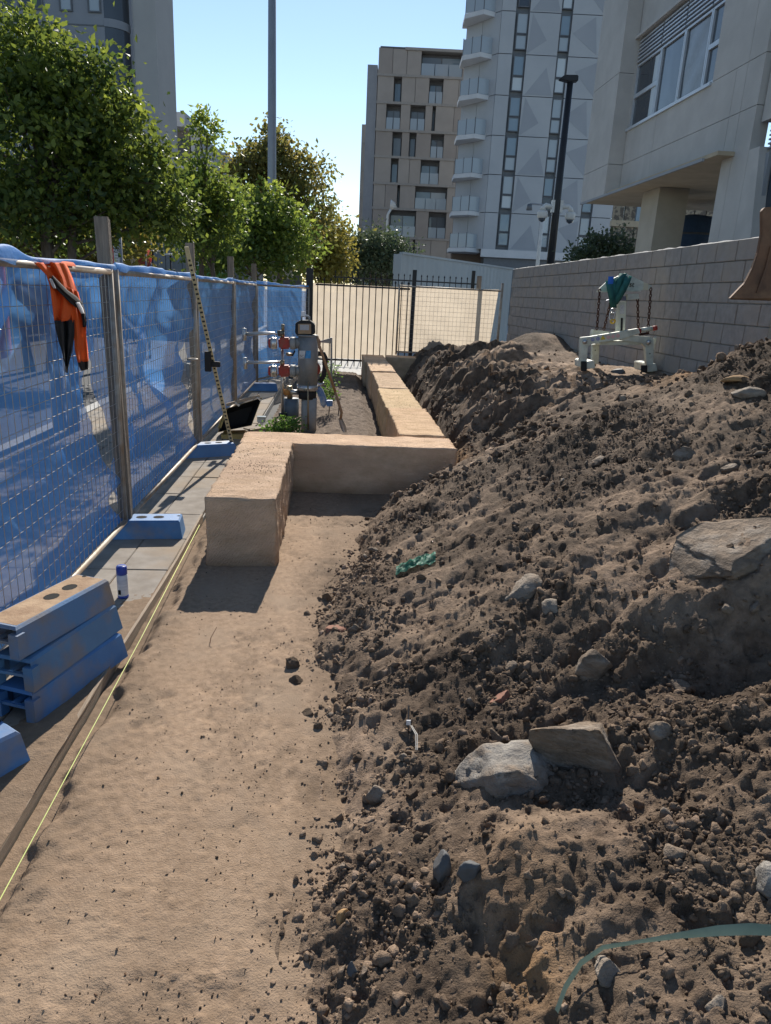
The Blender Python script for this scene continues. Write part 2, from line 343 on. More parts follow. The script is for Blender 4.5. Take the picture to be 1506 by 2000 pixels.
Z = .03 + .10*np.exp(-((X+.05)/.4)**2)*fbm(X*1.2, Y*1.2, 3, 301) + .05*(fbm(X*6, Y*6, 4, 311)-.5) - .06*(1-sstep(-.97, -.85, X)) + .03*(.5-worley(X*14, Y*14, 3)) - .1*sstep(.45, .65, X)
tag(raw('garden_bed', np.stack([X, Y, Z], -1).reshape(-1, 3), grid_faces(*X.shape), m_garden, smooth=True, tint=(.8+.6*fbm(X*3, Y*3, 3, 5)).reshape(-1)), kind='structure')

X, Y = terr_grid(-1.85, -1.12, 130, np.linspace(1.0, 5.2, 420))
Z = .022*(fbm(X*3.3, Y*3.3, 5, 401, .6)-.40) + .016*sstep(-1.5, -1.13, X)*(1-sstep(3.6, 5.0, Y)) - .004 - .014*sstep(3.6, 5.2, Y) + .012*domes(X*22, Y*22, 403)*sstep(.4, .6, fbm(X*4, Y*4, 3, 404))
tag(raw('spilled_soil', np.stack([X, Y, Z], -1).reshape(-1, 3), grid_faces(*X.shape), m_path, smooth=True, tint=np.full(X.size, .72)), 'thin spill of brown soil over the pavers by the stacked feet', 'soil', kind='stuff')
def hit(px, py):
    """where the photograph's ray meets the soil heap"""
    d = ray(px, py); t = np.linspace(.8, 20, 5000); P = CAM + t[:, None]*d[None]
    h = np.maximum(mound(P[:, 0], P[:, 1], False), 0); k = np.argmax(P[:, 2] < h)
    return P[k]
# ---------------------------------------------------------------- clods and pebbles
def ico(sub):
    bm = bmesh.new(); bmesh.ops.create_icosphere(bm, subdivisions=sub, radius=1); bm.verts.ensure_lookup_table()
    v = np.array([q.co[:] for q in bm.verts]); f = np.array([[a.index for a in q.verts] for q in bm.faces]); bm.free(); return v, f
def lump(sub, seed, rough=.35, cuts=0, squash=(1, 1, 1), planes=()):
    v, f = ico(sub); rg = np.random.default_rng(seed)
    for n, dd in planes:
        n = np.array(n, float); n /= np.linalg.norm(n); e = v@n-dd; v = v - np.maximum(e, 0)[:, None]*n[None]
    for k in range(cuts):
        n = rg.normal(size=3); n /= np.linalg.norm(n); dd = rg.uniform(.35, .8); e = v@n-dd; v = v - np.maximum(e, 0)[:, None]*n[None]
    v = v*(1+rough*(fbm3(v*1.7+seed*3.1, 3, seed)-.5)*2)[:, None]
    if sub > 2: v = v*(1+.05*(fbm3(v*np.array([4., 4., 9.])+seed, 4, seed+9)-.5)*2 - .05*(np.abs(fbm3(v*2.6+seed*2, 3, seed+4)-.5) < .035))[:, None]
    return v*np.array(squash), f
def rot_rand(n, rg):
    q = rg.normal(size=(n, 4)); q /= np.linalg.norm(q, axis=1)[:, None]; a, b, c, d = q.T
    return np.stack([1-2*(c*c+d*d), 2*(b*c-a*d), 2*(b*d+a*c), 2*(b*c+a*d), 1-2*(b*b+d*d), 2*(c*d-a*b), 2*(b*d-a*c), 2*(c*d+a*b), 1-2*(b*b+c*c)], 1).reshape(n, 3, 3)
def scatter(pos, size, variants, rg, tint):
    n = len(pos); R = rot_rand(n, rg); kind = rg.integers(0, len(variants), n); Vs = []; Fs = []; Ts = []; off = 0
    for k, (v, f) in enumerate(variants):
        i = np.where(kind == k)[0]
        if not len(i): continue
        q = np.einsum('nij,vj->nvi', R[i], v)*size[i][:, None, None] + pos[i][:, None, :]
        Vs.append(q.reshape(-1, 3)); Fs.append((f[None]+(np.arange(len(i))*len(v))[:, None, None]+off).reshape(-1, 3)); Ts.append(np.repeat(tint[i], len(v), axis=0)); off += len(i)*len(v)
    return np.concatenate(Vs), np.concatenate(Fs), np.concatenate(Ts)
rg = np.random.default_rng(5)
def sample(n, ylo, yhi, dens):
    out = []
    while sum(map(len, out)) < n:
        y = np.exp(rg.uniform(math.log(ylo), math.log(yhi), n*3)); x = rg.uniform(-.25, 4.0, n*3)
        k = (x < .75*y+.9) & (x > -.2); x = x[k]; y = y[k]
        keep = rg.uniform(size=len(x)) < dens(x, y); out.append(np.stack([x[keep], y[keep]], 1))
    return np.concatenate(out)[:n]
def dens(x, y):
    d = x-np.interp(y, TY, TX); r = sstep(.36, .6, fbm(x*1.7+4, y*1.7, 3, 61)); toe = np.exp(-((d-.25)/.3)**2)
    c = sstep(.45, .62, fbm(x*3.7, y*3.7, 3, 77))
    return np.clip((.10+.75*r*(.3+.7*c)+.55*toe*c)*sstep(-.12, .12, d+.12*(vn(x*6, y*6, 3)-.5))*(1-.75*sstep(7.3, 8.6, y)*(x > 2.2)), 0, 1)
def soil_tint(n, x, y):
    d = x-np.interp(y, TY, TX); toe = 1-sstep(0, .6, d)
    t = rg.uniform(.75, 1.6, n)*(1+.4*toe)
    c = np.stack([t, t, t], 1); k = rg.uniform(size=n) < .07; c[k] *= np.array([1.5, 1.5, 1.55]); return c
def make_clods(name, label, n, ylo, yhi, smin, smax, pw, variants, sink):
    xy = sample(n, ylo, yhi, dens); u = rg.uniform(size=n); s = smin*(smax/smin)**(u**pw)
    z = np.maximum(mound(xy[:, 0], xy[:, 1]), path_h(xy[:, 0], xy[:, 1])*(xy[:, 1] < 7.4)) + s*sink
    V, F, T = scatter(np.column_stack([xy, z]), s, variants, rg, soil_tint(n, xy[:, 0], xy[:, 1]))
    return tag(raw(name, V, F, m_soil, smooth=False, tint=T), label, 'soil', kind='stuff')
v0 = [lump(1, 100+k, .8, 2, (1, .8, .62)) for k in range(10)]
v1 = [lump(2, 200+k, .9, 4, (1, .8, .65)) for k in range(10)]
make_clods('soil_crumbs', 'fine loose crumbs of dark soil covering the slope', 31000, 1.0, 6.5, .0035, .012, 1.5, v0, -.15)
make_clods('soil_clods', 'small dark clods and pebbles scattered over the soil slope', 5500, 1.0, 9.0, .010, .032, 2.0, v1, -.05)
make_clods('far_clods', 'dark clods along the cut face and top of the heap', 900, 6.0, 16.0, .02, .05, 1.5, v1, .2)
# chips of stone, bark and plaster trodden into the path
n = 520; xy = np.column_stack([rg.uniform(-.98, .1, n), np.exp(rg.uniform(math.log(1.3), math.log(6.8), n))]); s = rg.uniform(.003, .0075, n)
V, F, T = scatter(np.column_stack([xy, path_h(xy[:, 0], xy[:, 1])+s*.05]), s, [(v*np.array([1, .7, .35]), f) for v, f in v0], rg, np.array([(3.2, 3.3, 3.4), (.55, .5, .5), (2.0, 2.0, 2.0), (1.2, 1.0, .9)])[rg.integers(0, 4, n)])
tag(raw('path_chips', V, F, m_soil, tint=T), 'small pale and dark chips trodden into the path', 'chips', kind='stuff')
# loose grit on the path
n = 4200; xy = np.column_stack([rg.uniform(-1.0, .2, n), np.exp(rg.uniform(math.log(1.2), math.log(7), n))]); s = .0019*(4.0)**(rg.uniform(size=n)**2.4); kk = rg.uniform(size=n) < .12+.9*sstep(.48, .6, fbm(xy[:, 0]*2.6, xy[:, 1]*2.3, 4, 261)); xy = xy[kk]; s = s[kk]; n = len(s)
V, F, T = scatter(np.column_stack([xy, path_h(xy[:, 0], xy[:, 1])+s*.3]), s, v0, rg, np.repeat(rg.choice([.7, 1.3, 2.0, 3.0], n, p=[.15, .35, .3, .2])[:, None], 3, 1))
tag(raw('path_grit', V, F, m_soil, tint=T), 'fine grit and pale chips strewn on the brown path', 'grit', kind='stuff')
# ================================================================ SANDSTONE BLOCKS
SAND = dict(c1=(.76, .555, .37), c2=(.60, .42, .265), scale=4.5, rough=.95, bump=.010, bscale=120, bump2=.022, bscale2=38, spec=.12, c3=(.64, .45, .30), s3=1.9, stretch=(1.0, 1.5, 1.9), detail=12, p=(.38, .62), attr='tint')
m_sand = M('sandstone', **SAND); m_sawn = M('sawn_sandstone', saw=.0022, **SAND)
def stone_block(name, label, x0, x1, y0, y1, z0, z1, seed, n=26, rough=.010, split=.026, group=None):
    hx, hy, hz = (x1-x0)/2, (y1-y0)/2, (z1-z0)/2; b = MB(); V = []; F = []
    def cnt(h): return max(6, int(n*h/.25))
    NX, NY, NZ = min(60, cnt(hx)), min(80, cnt(hy)), cnt(hz)
    def face(ax, sg, na, nb):
        u, v = np.meshgrid(np.linspace(-1, 1, na), np.linspace(-1, 1, nb), indexing='ij'); p = np.zeros((na, nb, 3)); o = [i for i in range(3) if i != ax]
        p[..., ax] = sg; p[..., o[0]] = u; p[..., o[1]] = v; return p
    H = np.array([hx, hy, hz]); off = 0; nn = (NX, NY, NZ)
    for ax in range(3):
        o = [i for i in range(3) if i != ax]
        for sg in (-1, 1):
            p = face(ax, sg, nn[o[0]], nn[o[1]])*H; q = p.reshape(-1, 3)
            w_ = q + np.array([seed*3.7, seed*1.9, seed*.7])
            r = .005 + .045*np.clip(fbm3(w_*9, 3, seed)-.52, 0, 1)*2.2
            inn = np.clip(q, -H+r[:, None], H-r[:, None]); e = q-inn; L_ = np.linalg.norm(e, axis=1)+1e-9; q = inn+e/L_[:, None]*r[:, None]
            nrm = e/L_[:, None]
            st = w_*np.array([1, 1, 1.]); dsp = rough*(fbm3(st*6, 3, seed+3)-.5)*2
            side = np.abs(nrm[:, 0:1]).max(1)
            dsp = dsp + split*np.abs(nrm[:, 0])*(fbm3(st*np.array([9, 16, 5.]), 3, seed+5)-.6)*2 + .5*split*np.abs(nrm[:, 1])*(fbm3(st*np.array([4, 9, 5.]), 3, seed+6)-.6)*2
            dsp = dsp + .006*np.maximum(nrm[:, 2], 0)*(fbm3(st*np.array([5, 26, 4.]), 2, seed+8)-.5)*2
            q = q+nrm*dsp[:, None]; a, c = nn[o[0]], nn[o[1]]
            V.append(q); F.append(grid_faces(a, c)+off); off += len(q)
    V = np.concatenate(V)+np.array([(x0+x1)/2, (y0+y1)/2, (z0+z1)/2]); F = np.concatenate(F)
    V0 = V - np.array([(x0+x1)/2, (y0+y1)/2, z0])
    tc = np.random.default_rng(seed*7).uniform(.86, 1.06)*np.array([1, np.random.default_rng(seed).uniform(.95, 1.02), np.random.default_rng(seed+50).uniform(.9, 1.04)])
    bed = .80+.4*fbm3(np.column_stack([V0[:, 0]*.8, V0[:, 1]*.8, V0[:, 2]*9])+seed, 4, seed); dirt = 1-.35*(1-sstep(.0, .16, V0[:, 2]+.08*(fbm3(V0*7, 2, seed)-.5)))
    ob = raw(name, V0, F, m_sawn if seed == 1 else m_sand, smooth=False, tint=tc[None]*(bed*dirt)[:, None]); ob.location = ((x0+x1)/2, (y0+y1)/2, z0)
    bm = bmesh.new(); bm.from_mesh(ob.data); bmesh.ops.remove_doubles(bm, verts=bm.verts, dist=.0015); bmesh.ops.recalc_face_normals(bm, faces=bm.faces); bm.to_mesh(ob.data); bm.free()
    return tag(ob, label, 'stone block', group)
G = 'sandstone blocks laid as a low wall'
stone_block('sandstone_block', 'nearest sandstone block, its sawn end facing the path and casting a shadow', -.89, -.39, 4.83, 6.828, -.01, .512, 1, group=G)
stone_block('sandstone_block', 'sandstone block laid crosswise with its broad shaded face across the path', -.91, 1.225, 6.85, 7.40, -.01, .492, 2, group=G)
stone_block('sandstone_block', 'first sandstone block behind the crosswise one, beside the soil trench', .69, 1.19, 7.432, 9.285, -.02, .508, 3, group=G)
stone_block('sandstone_block', 'second sandstone block behind the crosswise one in the long row', .67, 1.17, 9.328, 11.335, -.02, .495, 4, group=G)
stone_block('sandstone_block', 'third sandstone block behind the crosswise one in the long row', .69, 1.165, 11.378, 13.655, -.02, .50, 5, group=G)
stone_block('sandstone_block', 'short fourth sandstone block in the row, just before the picket shadows', .66, 1.15, 13.705, 15.545, -.02, .52, 6, group=G)
stone_block('sandstone_block', 'farthest block of the long row, striped by shadows of the picket fence', .61, 1.13, 15.57, 17.45, -.02, .52, 7, group=G)
stone_block('sandstone_block', 'shaded sandstone block set crosswise under the beige screened mesh panel', 1.16, 2.55, 16.75, 17.3, -.02, .54, 8, group=G)
stone_block('sandstone_block', 'far crosswise sandstone block running up to the grey block wall', 2.57, 3.85, 16.75, 17.28, -.02, .60, 9, group=G)
# crumbs of soil left on top of the nearest blocks
n = 420; xb_ = np.concatenate([rg.uniform(-.84, -.45, 300), rg.uniform(.74, 1.1, 120)]); yb_ = np.concatenate([rg.normal(6.0, .42, 300), rg.uniform(7.6, 13, 120)]); kk = (yb_ > 4.95) & ((yb_ < 6.75) | (yb_ > 7.5)); xb_, yb_ = xb_[kk], yb_[kk]; n = len(xb_); sz = rg.uniform(.002, .006, n)
V, F, T = scatter(np.column_stack([xb_, yb_, np.where(xb_ < 0, .512, .502)+sz*.2]), sz, v0, rg, np.repeat(rg.uniform(.9, 1.8, n)[:, None], 3, 1))
tag(raw('block_crumbs', V, F, m_soil, tint=T), 'brown crumbs scattered on top of the sandstone blocks', 'crumbs', kind='stuff')
# ================================================================ TIMBER EDGE, STRING
m_timber = M('weathered_timber', (.40, .31, .22), (.28, .21, .15), scale=9, rough=.85, bump=.003, bscale=120, stretch=(14, 1, 14))
m_grey_timber = M('grey_hardwood', (.28, .23, .185), (.16, .13, .105), scale=6, rough=.85, bump=.003, bscale=90, stretch=(9, 9, .7))
b = MB(); yy = np.linspace(.8, 6.0, 60); P = [[(-1.128+dx+.006*math.sin(y*1.7), y, dz+.006*math.sin(y*2.3)) for y in yy] for dx, dz in ((-.006, -.08), (-.006, .012), (.012, .014), (.012, -.08))]
tag(b.grid(P).build('timber_formboard', m_timber), 'long thin timber edging board along the pavers beside the string', 'board')
m_string = M('string', (.62, .68, .22), (.52, .58, .18), rough=.6)
tag(MB().tube([(-1.0, .9, .045), (-1.005, 1.83, .05), (-1.03, 3.6, .047), (-1.075, 5.6, .05)], .0022, 6).build('string_line', m_string, smooth=True), 'taut yellow-green string line along the left edge of the path', 'string')
# ================================================================ TEMPORARY FENCE
m_galv = M('galvanised_steel', (.40, .36, .31), (.27, .23, .19), scale=9, rough=.6, metal=.4, spec=.4, c3=(.28, .20, .135), s3=5)
m_wire = M('mesh_wire', (.50, .48, .45), (.36, .33, .30), scale=20, rough=.35, metal=.85)
FX = -1.60
def fence_panel(label, y0, y1, ang=0.0, org=None, H=2.0, n=None):
    L_ = y1-y0; r = empty('mesh_fence', org if org else (FX, y0, 0), label, 'fence panel', 'temporary mesh fence panels', rz=ang)
    zb = .14
    MB().tube([(0, .02, H-.02), (0, L_-.02, H-.02)], .021, 10).build('top_rail', m_galv, r, True, local=True)
    MB().tube([(0, .02, zb), (0, L_-.02, zb)], .021, 10).build('bottom_rail', m_galv, r, True, local=True)
    for y in (.02, L_-.02): MB().tube([(0, y, .03), (0, y, H)], .020, 10).build('post', m_galv, r, True, local=True)
    b = MB(); k = int(L_/.078)
    for i in range(1, k): y = L_*i/k; b.tube([(.004, y, zb), (.004, y, H-.02)], .0018, 4, cap=False)
    for i in range(1, 18): z = zb+(H-.02-zb)*i/18; b.tube([(-.002, .02, z), (-.002, L_*.5, z), (-.002, L_-.02, z)], .0020, 4, cap=False)
    b.build('wire_mesh', m_wire, r, local=True)
    return r
PY = [-.65, 2.40, 5.45, 8.50, 11.60, 14.75]
fl = ['nearest mesh fence panel at the left edge behind the stacked blue feet', 'mesh fence panel with the orange work shirt hung over its rail', 'mesh fence panel in the middle between two pairs of stakes', 'mesh fence panel behind the leaning levelling staff', 'mesh fence panel beside the red valves of the standpipe', ]
for i in range(5): fence_panel(fl[i], PY[i]+.05, PY[i+1]-.05)
ex, ey = -.66, 17.35; an = -math.atan2(ex-FX, ey-14.8)
fence_panel('short angled mesh fence panel closing up to the black gate post', 14.8, 14.8+math.hypot(ex-FX, ey-14.8), ang=an, org=(FX, 14.8, 0))
# shade cloth, one sheet per panel, hung on the street side
m_blue = cloth_mat('blue_shade_cloth', (.13, .37, .80), .30, .38)
def shade_cloth(label, y0, y1, seed, ang=0.0, org=None, gap=0.0, top=1.99, amp=.05, flop=.10):
    L_ = y1-y0; ny, nz = max(40, int(L_*46)), 84; r = np.zeros((nz, ny, 3)); v = np.linspace(0, 1, nz)[:, None]; u = np.linspace(0, 1, ny)[None]
    yy = u*L_+0*v; zz = .10+(top-.10)*v+0*u
    bul = np.sin(np.pi*v)*(.35+.65*np.sin(np.pi*u))
    f1 = fbm(yy*1.1+seed*3, zz*1.0+seed, 3, seed)-.5; f2 = fbm(yy*2.0+zz*2.6, zz*1.3-yy*.5+seed, 3, seed+4)-.5; f3 = fbm(yy*7+zz*4, zz*3+seed, 2, seed+6)-.5
    x = -.022 - amp*.55*bul - amp*1.9*np.abs(f1)*sstep(0, .12, v)*sstep(0, .06, 1-v) + amp*.9*f2*sstep(0, .1, v)*sstep(0, .06, 1-v) + .016*f3
    x = np.minimum(x, -.006)
    if gap:      # right-hand edge pulls away from the post in a curve
        pull = gap*np.clip(1-((v-.38)/.36)**2, 0, 1); yy = yy-pull*sstep(.55, 1, u)
    r[..., 0] = x; r[..., 1] = yy; r[..., 2] = zz
    # top edge folded over the rail, ragged
    m = 12; t = np.linspace(0, 1, m)[:, None]; fl_ = (flop*(.25+1.2*np.clip(fbm(u*6+seed, u*0+seed, 3, seed+2)-.25, 0, 1)))
    q = np.zeros((m, ny, 3)); th = t*np.pi*.75
    q[..., 0] = -.028+.052*np.sin(th*.66)+.015*np.sin(u*31+seed)*t; q[..., 1] = u*L_; q[..., 2] = top+.012+.028*np.sin(th)+fl_*.55*np.sin(np.pi*np.clip(t*1.0, 0, 1))*sstep(.3, .8, fbm(u*3.1+seed, u*0, 2, seed+8)) - fl_*.5*t*t
    P = np.concatenate([r, q], 0)
    ob = MB().grid(P).build('shade_cloth', m_blue, None, True, local=True); ob.location = org if org else (FX, y0, 0); ob.rotation_euler = (0, 0, ang)
    return tag(ob, label, 'shade cloth', 'blue shade cloth on the fence')
sl_ = ['blue shade cloth on the nearest panel at the left edge of the picture', 'sunlit rippled blue shade cloth behind the orange shirt', 'blue shade cloth pulled away from its post leaving a pale gap', 'blue shade cloth behind the levelling staff', 'blue shade cloth behind the standpipe valves']
for i in range(5): shade_cloth(sl_[i], PY[i]+.03, PY[i+1]-.03, 3+i*5, gap=.42 if i == 2 else .0, amp=(.16, .24, .26, .17, .18)[i])
shade_cloth('bright blue shade cloth on the angled panel next to the gate', 14.8, 14.8+math.hypot(ex-FX, ey-14.8)-.1, 41, ang=an, org=(FX, 14.8, 0), amp=.06)
# timber stakes that prop the fence, in pairs
def stake(label, x, y, top, lean=0.0, wd=.042, th=.092, dx=0):
    b = MB().bar((x, y, -.05), (x+lean, y+dx, top), wd, th, up=(1, 0, 0))
    tag(b.build('timber_stake', m_grey_timber, bevel=.004), label, 'stake', 'timber stakes at the fence posts')
for (lab, y, t, dy) in (('stake left of the orange shirt panel end, tallest against the tree', 5.38, 2.34, -.05), ('stake at the far end of the middle panel, below the tree', 8.42, 2.36, -.03), ('stake behind the top of the levelling staff panel', 11.52, 2.36, -.02), ('stake rising in front of the dark trees left of the tall pole', 14.66, 2.37, 0)):
    stake('weathered timber '+lab, -1.612, y+.07, t, lean=-.03, dx=dy)
    stake('narrower second timber '+lab, -1.60, y+.115, t-.01, lean=-.025, dx=dy, wd=.03, th=.05)
# blue plastic fence feet
m_bluep = M('blue_plastic', (.085, .215, .44), (.06, .165, .36), scale=5, rough=.6, bump=.001, c3=(.24, .20, .165), s3=2.6, detail=9)
m_bluep_dirty = M('dirty_blue_plastic', (.10, .21, .38), (.24, .19, .14), scale=3.5, rough=.7, bump=.002, c3=(.36, .25, .15), s3=2.0)
m_hole = M('dark_hollow', (.015, .014, .013), rough=1)
def fence_foot(label, loc, rz, mat=None, mat2=None, rx=0.0, ry=0.0, L_=.68, W=.235, H=.145, hollow=True):
    """moulded fence foot: tapered shell, open core seen at the end, two post sockets on top"""
    r = empty('fence_ballast_block', loc, label, 'fence foot', 'blue plastic fence feet', rz=rz); r.rotation_euler = (rx, ry, rz)
    b = MB(); h = H; t = .022; tp = .024
    def ringz(z, k): return [(-L_/2+k, -W/2+k, z), (L_/2-k, -W/2+k, z), (L_/2-k, W/2-k, z), (-L_/2+k, W/2-k, z)]
    A = ringz(0, 0); Bq = ringz(h-.012, tp*.8); C = ringz(h, tp*.8+.012)
    b.add(A+Bq+C, [(0, 1, 5, 4), (1, 2, 6, 5), (2, 3, 7, 6), (4, 5, 9, 8), (5, 6, 10, 9), (6, 7, 11, 10), (7, 4, 8, 11), (8, 9, 10, 11)])
    # open end at -x : rim legs left and right
    for s_ in (-1, 1): b.box(-L_/2+.004, -L_/2+.05, s_*W/2-(.05 if s_ > 0 else 0), s_*W/2+(0 if s_ > 0 else .05), .0, h-.03)
    b.box(-L_/2+.012, -L_/2+.03, -W/2+.05, W/2-.05, h*.42, h*.52)
    b.build('shell', mat or m_bluep, r, False, local=True)
    MB().box(-L_/2+.1, -L_/2+.11, -W/2+.03, W/2-.03, .004, h-.02).build('core', mat or m_bluep, r, local=True)
    MB().cyl((-L_/2+.02, .01, h*.47), (-L_/2+.1, .01, h*.47), .016, 8).build('rib', mat or m_bluep, r, local=True)
    for x in (.02, .15): MB().add([(x+.042*math.cos(a*.5236), .03*math.sin(a*.5236)*1.1, h+.0015) for a in range(12)], [tuple(range(12))]).build('socket', m_hole, r, local=True)
    MB().add([(.30+.012*math.cos(a*.7854), .03+.012*math.sin(a*.7854), h+.0015) for a in range(8)], [tuple(range(8))]).build('socket', m_hole, r, local=True)
    if mat2: MB().box(-L_/2+tp+.02, L_/2-tp-.012, -W/2+tp+.012, W/2-tp-.012, h-.01, h+.0008).build('dried_mud', mat2, r, local=True)
    return r
m_mud = M('dried_mud', (.42, .29, .18), (.27, .17, .10), scale=9, rough=.95, bump=.004, bscale=60)
fence_foot('blue fence foot under the post nearest the sandstone block end', (-1.52, 5.47, .0), .10)
fence_foot('blue fence foot under the middle post below the levelling staff', (-1.50, 8.36, .0), .42)
fence_foot('far blue fence foot beyond the yellow tub', (-1.48, 14.2, .0), .2)
a0 = math.radians(72)
cx, cy = -1.315, 3.24
fence_foot('lowest blue fence foot of the stack of three', (cx+.022, cy-.03, .004), a0-.03)
fence_foot('middle fence foot of the stack of three, blue grey', (cx+.005, cy-.005, .152), a0+.01, mat=M('grey_blue_plastic', (.10, .22, .38), (.08, .17, .30), scale=4, rough=.6, c3=(.24, .19, .15), s3=2.4, detail=9))
fence_foot('top fence foot of the stack of three, caked with dried mud', (cx-.035, cy+.0, .301), a0-.02, mat=m_bluep_dirty, mat2=m_mud, ry=.02)
fence_foot('blue fence foot lying alone at the left edge in front of the stack', (-1.515, 2.395, .004), math.radians(52), H=.15)
# paint can
r = empty('spray_can', atz(241, 1166, 0), 'blue capped white spray paint can standing on the pavers', 'spray can')
p = wloc(r); m_canw = M('can_label', (.62, .64, .68), (.42, .45, .52), scale=60, rough=.35, stretch=(.1, .1, 1)); m_canb = M('can_blue', (.02, .06, .35), (.02, .05, .28), rough=.35)
MB().tube([(p.x, p.y, p.z+z) for z in (0, .004, .15, .157)], [.030, .033, .033, .030], 20).build('can_body', m_canw, r, True)
MB().tube([(p.x, p.y, p.z+z) for z in (.0005, .018)], [.0336, .0336], 20).build('base_band', m_canb, r, True)
MB().tube([(p.x, p.y, p.z+z) for z in (.157, .16, .205, .212)], [.031, .0335, .0325, .029], 20).build('cap', m_canb, r, True)
MB().bar((p.x-.02, p.y-.005, p.z+.213), (p.x+.022, p.y+.005, p.z+.2135), .006, .003).build('cap_notch', m_canw, r)
MB().box(p.x-.02, p.x-.004, p.y-.0345, p.y-.03, p.z+.03, p.z+.06).build('barcode', m_hole, r)
# ================================================================ GREY BLOCK WALL
m_cmu = M('concrete_block', (.33, .30, .27), (.265, .24, .215), scale=13, rough=.95, bump=.003, bscale=160, c3=(.34, .29, .24), s3=2.2)
m_joint = M('mortar', (.26, .24, .215), (.21, .195, .175), rough=1)
bw = empty('block_wall', (3.9, 6.4, .3), 'long grey concrete block retaining wall beside the soil heap', 'wall')
MB().box(3.915, 4.085, 6.41, 16.61, .3, 2.585).build('mortar_core', m_joint, bw)
bmesh_block = None; bvars = []
for k in range(4):
    rr = random.Random(k); o = MB().box(0, .19, .004, .394, .004, .194).build('block', m_cmu, bw, local=True, bevel=.004); o.location = (0, 0, -5); bvars.append(o.data); bpy.data.objects.remove(o)
half = MB().box(0, .19, .004, .194, .004, .194).build('block', m_cmu, bw, local=True, bevel=.004); hm = half.data; bpy.data.objects.remove(half)
for c in range(11):
    z = .4+.2*c; y = 6.4
    first = True
    while y < 16.55:
        use = hm if (first and c % 2) else bvars[random.randrange(4)]; ln = .2 if use is hm else .4
        if y+ln > 16.7: break
        o = bpy.data.objects.new('block', use); COL.objects.link(o); o.parent = bw; o.location = (random.uniform(-.003, .003), y-6.4, z-.3); o.rotation_euler = (0, 0, random.uniform(-.004, .004)); y += ln; first = False
b = MB(); yy = np.linspace(6.4, 16.6, 200); hts = .006+.03*np.clip(fbm(yy*6, yy*0, 3, 3)-.35, 0, 1)
b.grid([[(3.90+dx, y, 2.594 if k in (0, 3) else 2.594+h) for y, h in zip(yy, hts)] for k, dx in enumerate((.002, .02, .16, .19))]).build('mortar_crust', M('pale_mortar', (.50, .48, .45), (.38, .36, .33), scale=40, rough=1, bump=.004), bw)
# ================================================================ BLACK PICKET FENCE AND SCREENS
m_black = M('black_steel', (.025, .025, .027), (.018, .018, .02), rough=.5, metal=.2)
m_beige = cloth_mat('beige_screen', (.58, .50, .40), .03, .55)
def picket_fence(label, Y, xs, z0, z1, rails, posts, r=.0125, name='picket_fence'):
    f = empty(name, (xs[0], Y, z0), label, 'fence')
    for z in rails: MB().box(min(xs)-.05, max(xs)+.05, Y-.02, Y+.02, z-.02, z+.02).build('rail', m_black, f)
    base = None
    for x in xs:
        if base is None:
            b = MB().tube([(0, 0, 0), (0, 0, z1-z0-.02)], r, 6); b.tube([(0, 0, z1-z0-.02), (0, 0, z1-z0+.03), (0, 0, z1-z0+.06), (0, 0, z1-z0+.11)], [.012, .012, .026, .002], 6); base = b.build('picket', m_black, f, True, local=True); o = base
        else: o = base.copy(); COL.objects.link(o); o.parent = f
        o.location = (x-xs[0], -.0335, 0)
    for x, zt, wd in posts:
        MB().box(x-wd/2, x+wd/2, Y-.04-wd/2, Y-.04+wd/2, z0-.3, zt).build('post', m_black, f, bevel=.004)
    return f
YP = 17.5
px0 = [aty(x, 600, YP)[0] for x in (620, 795)]; n = 15
picket_fence('black steel picket gate in front of the beige screen', YP, list(np.linspace(px0[0], px0[1], n)), .22, 2.13, (.36, 2.07), [(aty(606, 600, YP)[0]-.02, 2.42, .16), (aty(806, 600, YP)[0], 2.50, .09)])
YP2 = 23.0
xs2 = [aty(x, 545, YP2)[0] for x in np.linspace(655, 935, 26)]
picket_fence('second black picket fence farther back, only its spear tips showing', YP2, xs2, .6, 2.45, (2.36, .8), [(xs2[24], 2.75, .1)])
b = MB(); ny, nz = 60, 30
def sheet(x0, x1, z0, z1, Y, seed, amp=.03, sag=.0, skew=0.0):
    u, v = np.meshgrid(np.linspace(0, 1, 70), np.linspace(0, 1, 40)); x = x0+(x1-x0)*u - skew*(1-v)*u; z = z0+(z1-z0)*v - sag*np.sin(np.pi*u)*v
    y = Y + amp*(fbm(x*1.5+seed, z*1.5, 3, seed)-.5)*2 + amp*.5*np.sin(u*9+v*4+seed)
    return np.stack([x, y, z], -1)
tag(MB().grid(sheet(aty(608, 600, 17.66)[0], aty(780, 600, 17.66)[0], .38, 2.10, 17.66, 3, .02)).build('screen_cloth', m_beige, None, True), 'sunlit beige screen cloth stretched behind the black picket gate', 'screen cloth')
xa, xb = aty(777, 620, 17.42)[0], aty(976, 620, 17.42)[0]
mf = empty('mesh_fence', ((xa+xb)/2, 17.42, .5), 'mesh fence panel with a beige screen between picket post and block wall', 'fence panel', 'temporary mesh fence panels')
zt = aty(870, 563, 17.42)[2]
for z in (zt, .62): MB().tube([(xa, 17.42, z), (xb, 17.42, z)], .02, 8).build('top_rail' if z > 1 else 'bottom_rail', m_galv, mf, True)
for x in (xa, xb): MB().tube([(x, 17.42, .55), (x, 17.42, zt+(.03 if x < 2 else .18))], .03 if x > 2 else .02, 8).build('post', m_galv, mf, True)
b = MB()
for x in np.linspace(xa, xb, 27): b.tube([(x, 17.415, .62), (x, 17.415, zt)], .0025, 4, cap=False)
for z in np.linspace(.62, zt, 15): b.tube([(xa, 17.41, z), (xb, 17.41, z)], .0025, 4, cap=False)
b.build('wire_mesh', m_wire, mf)
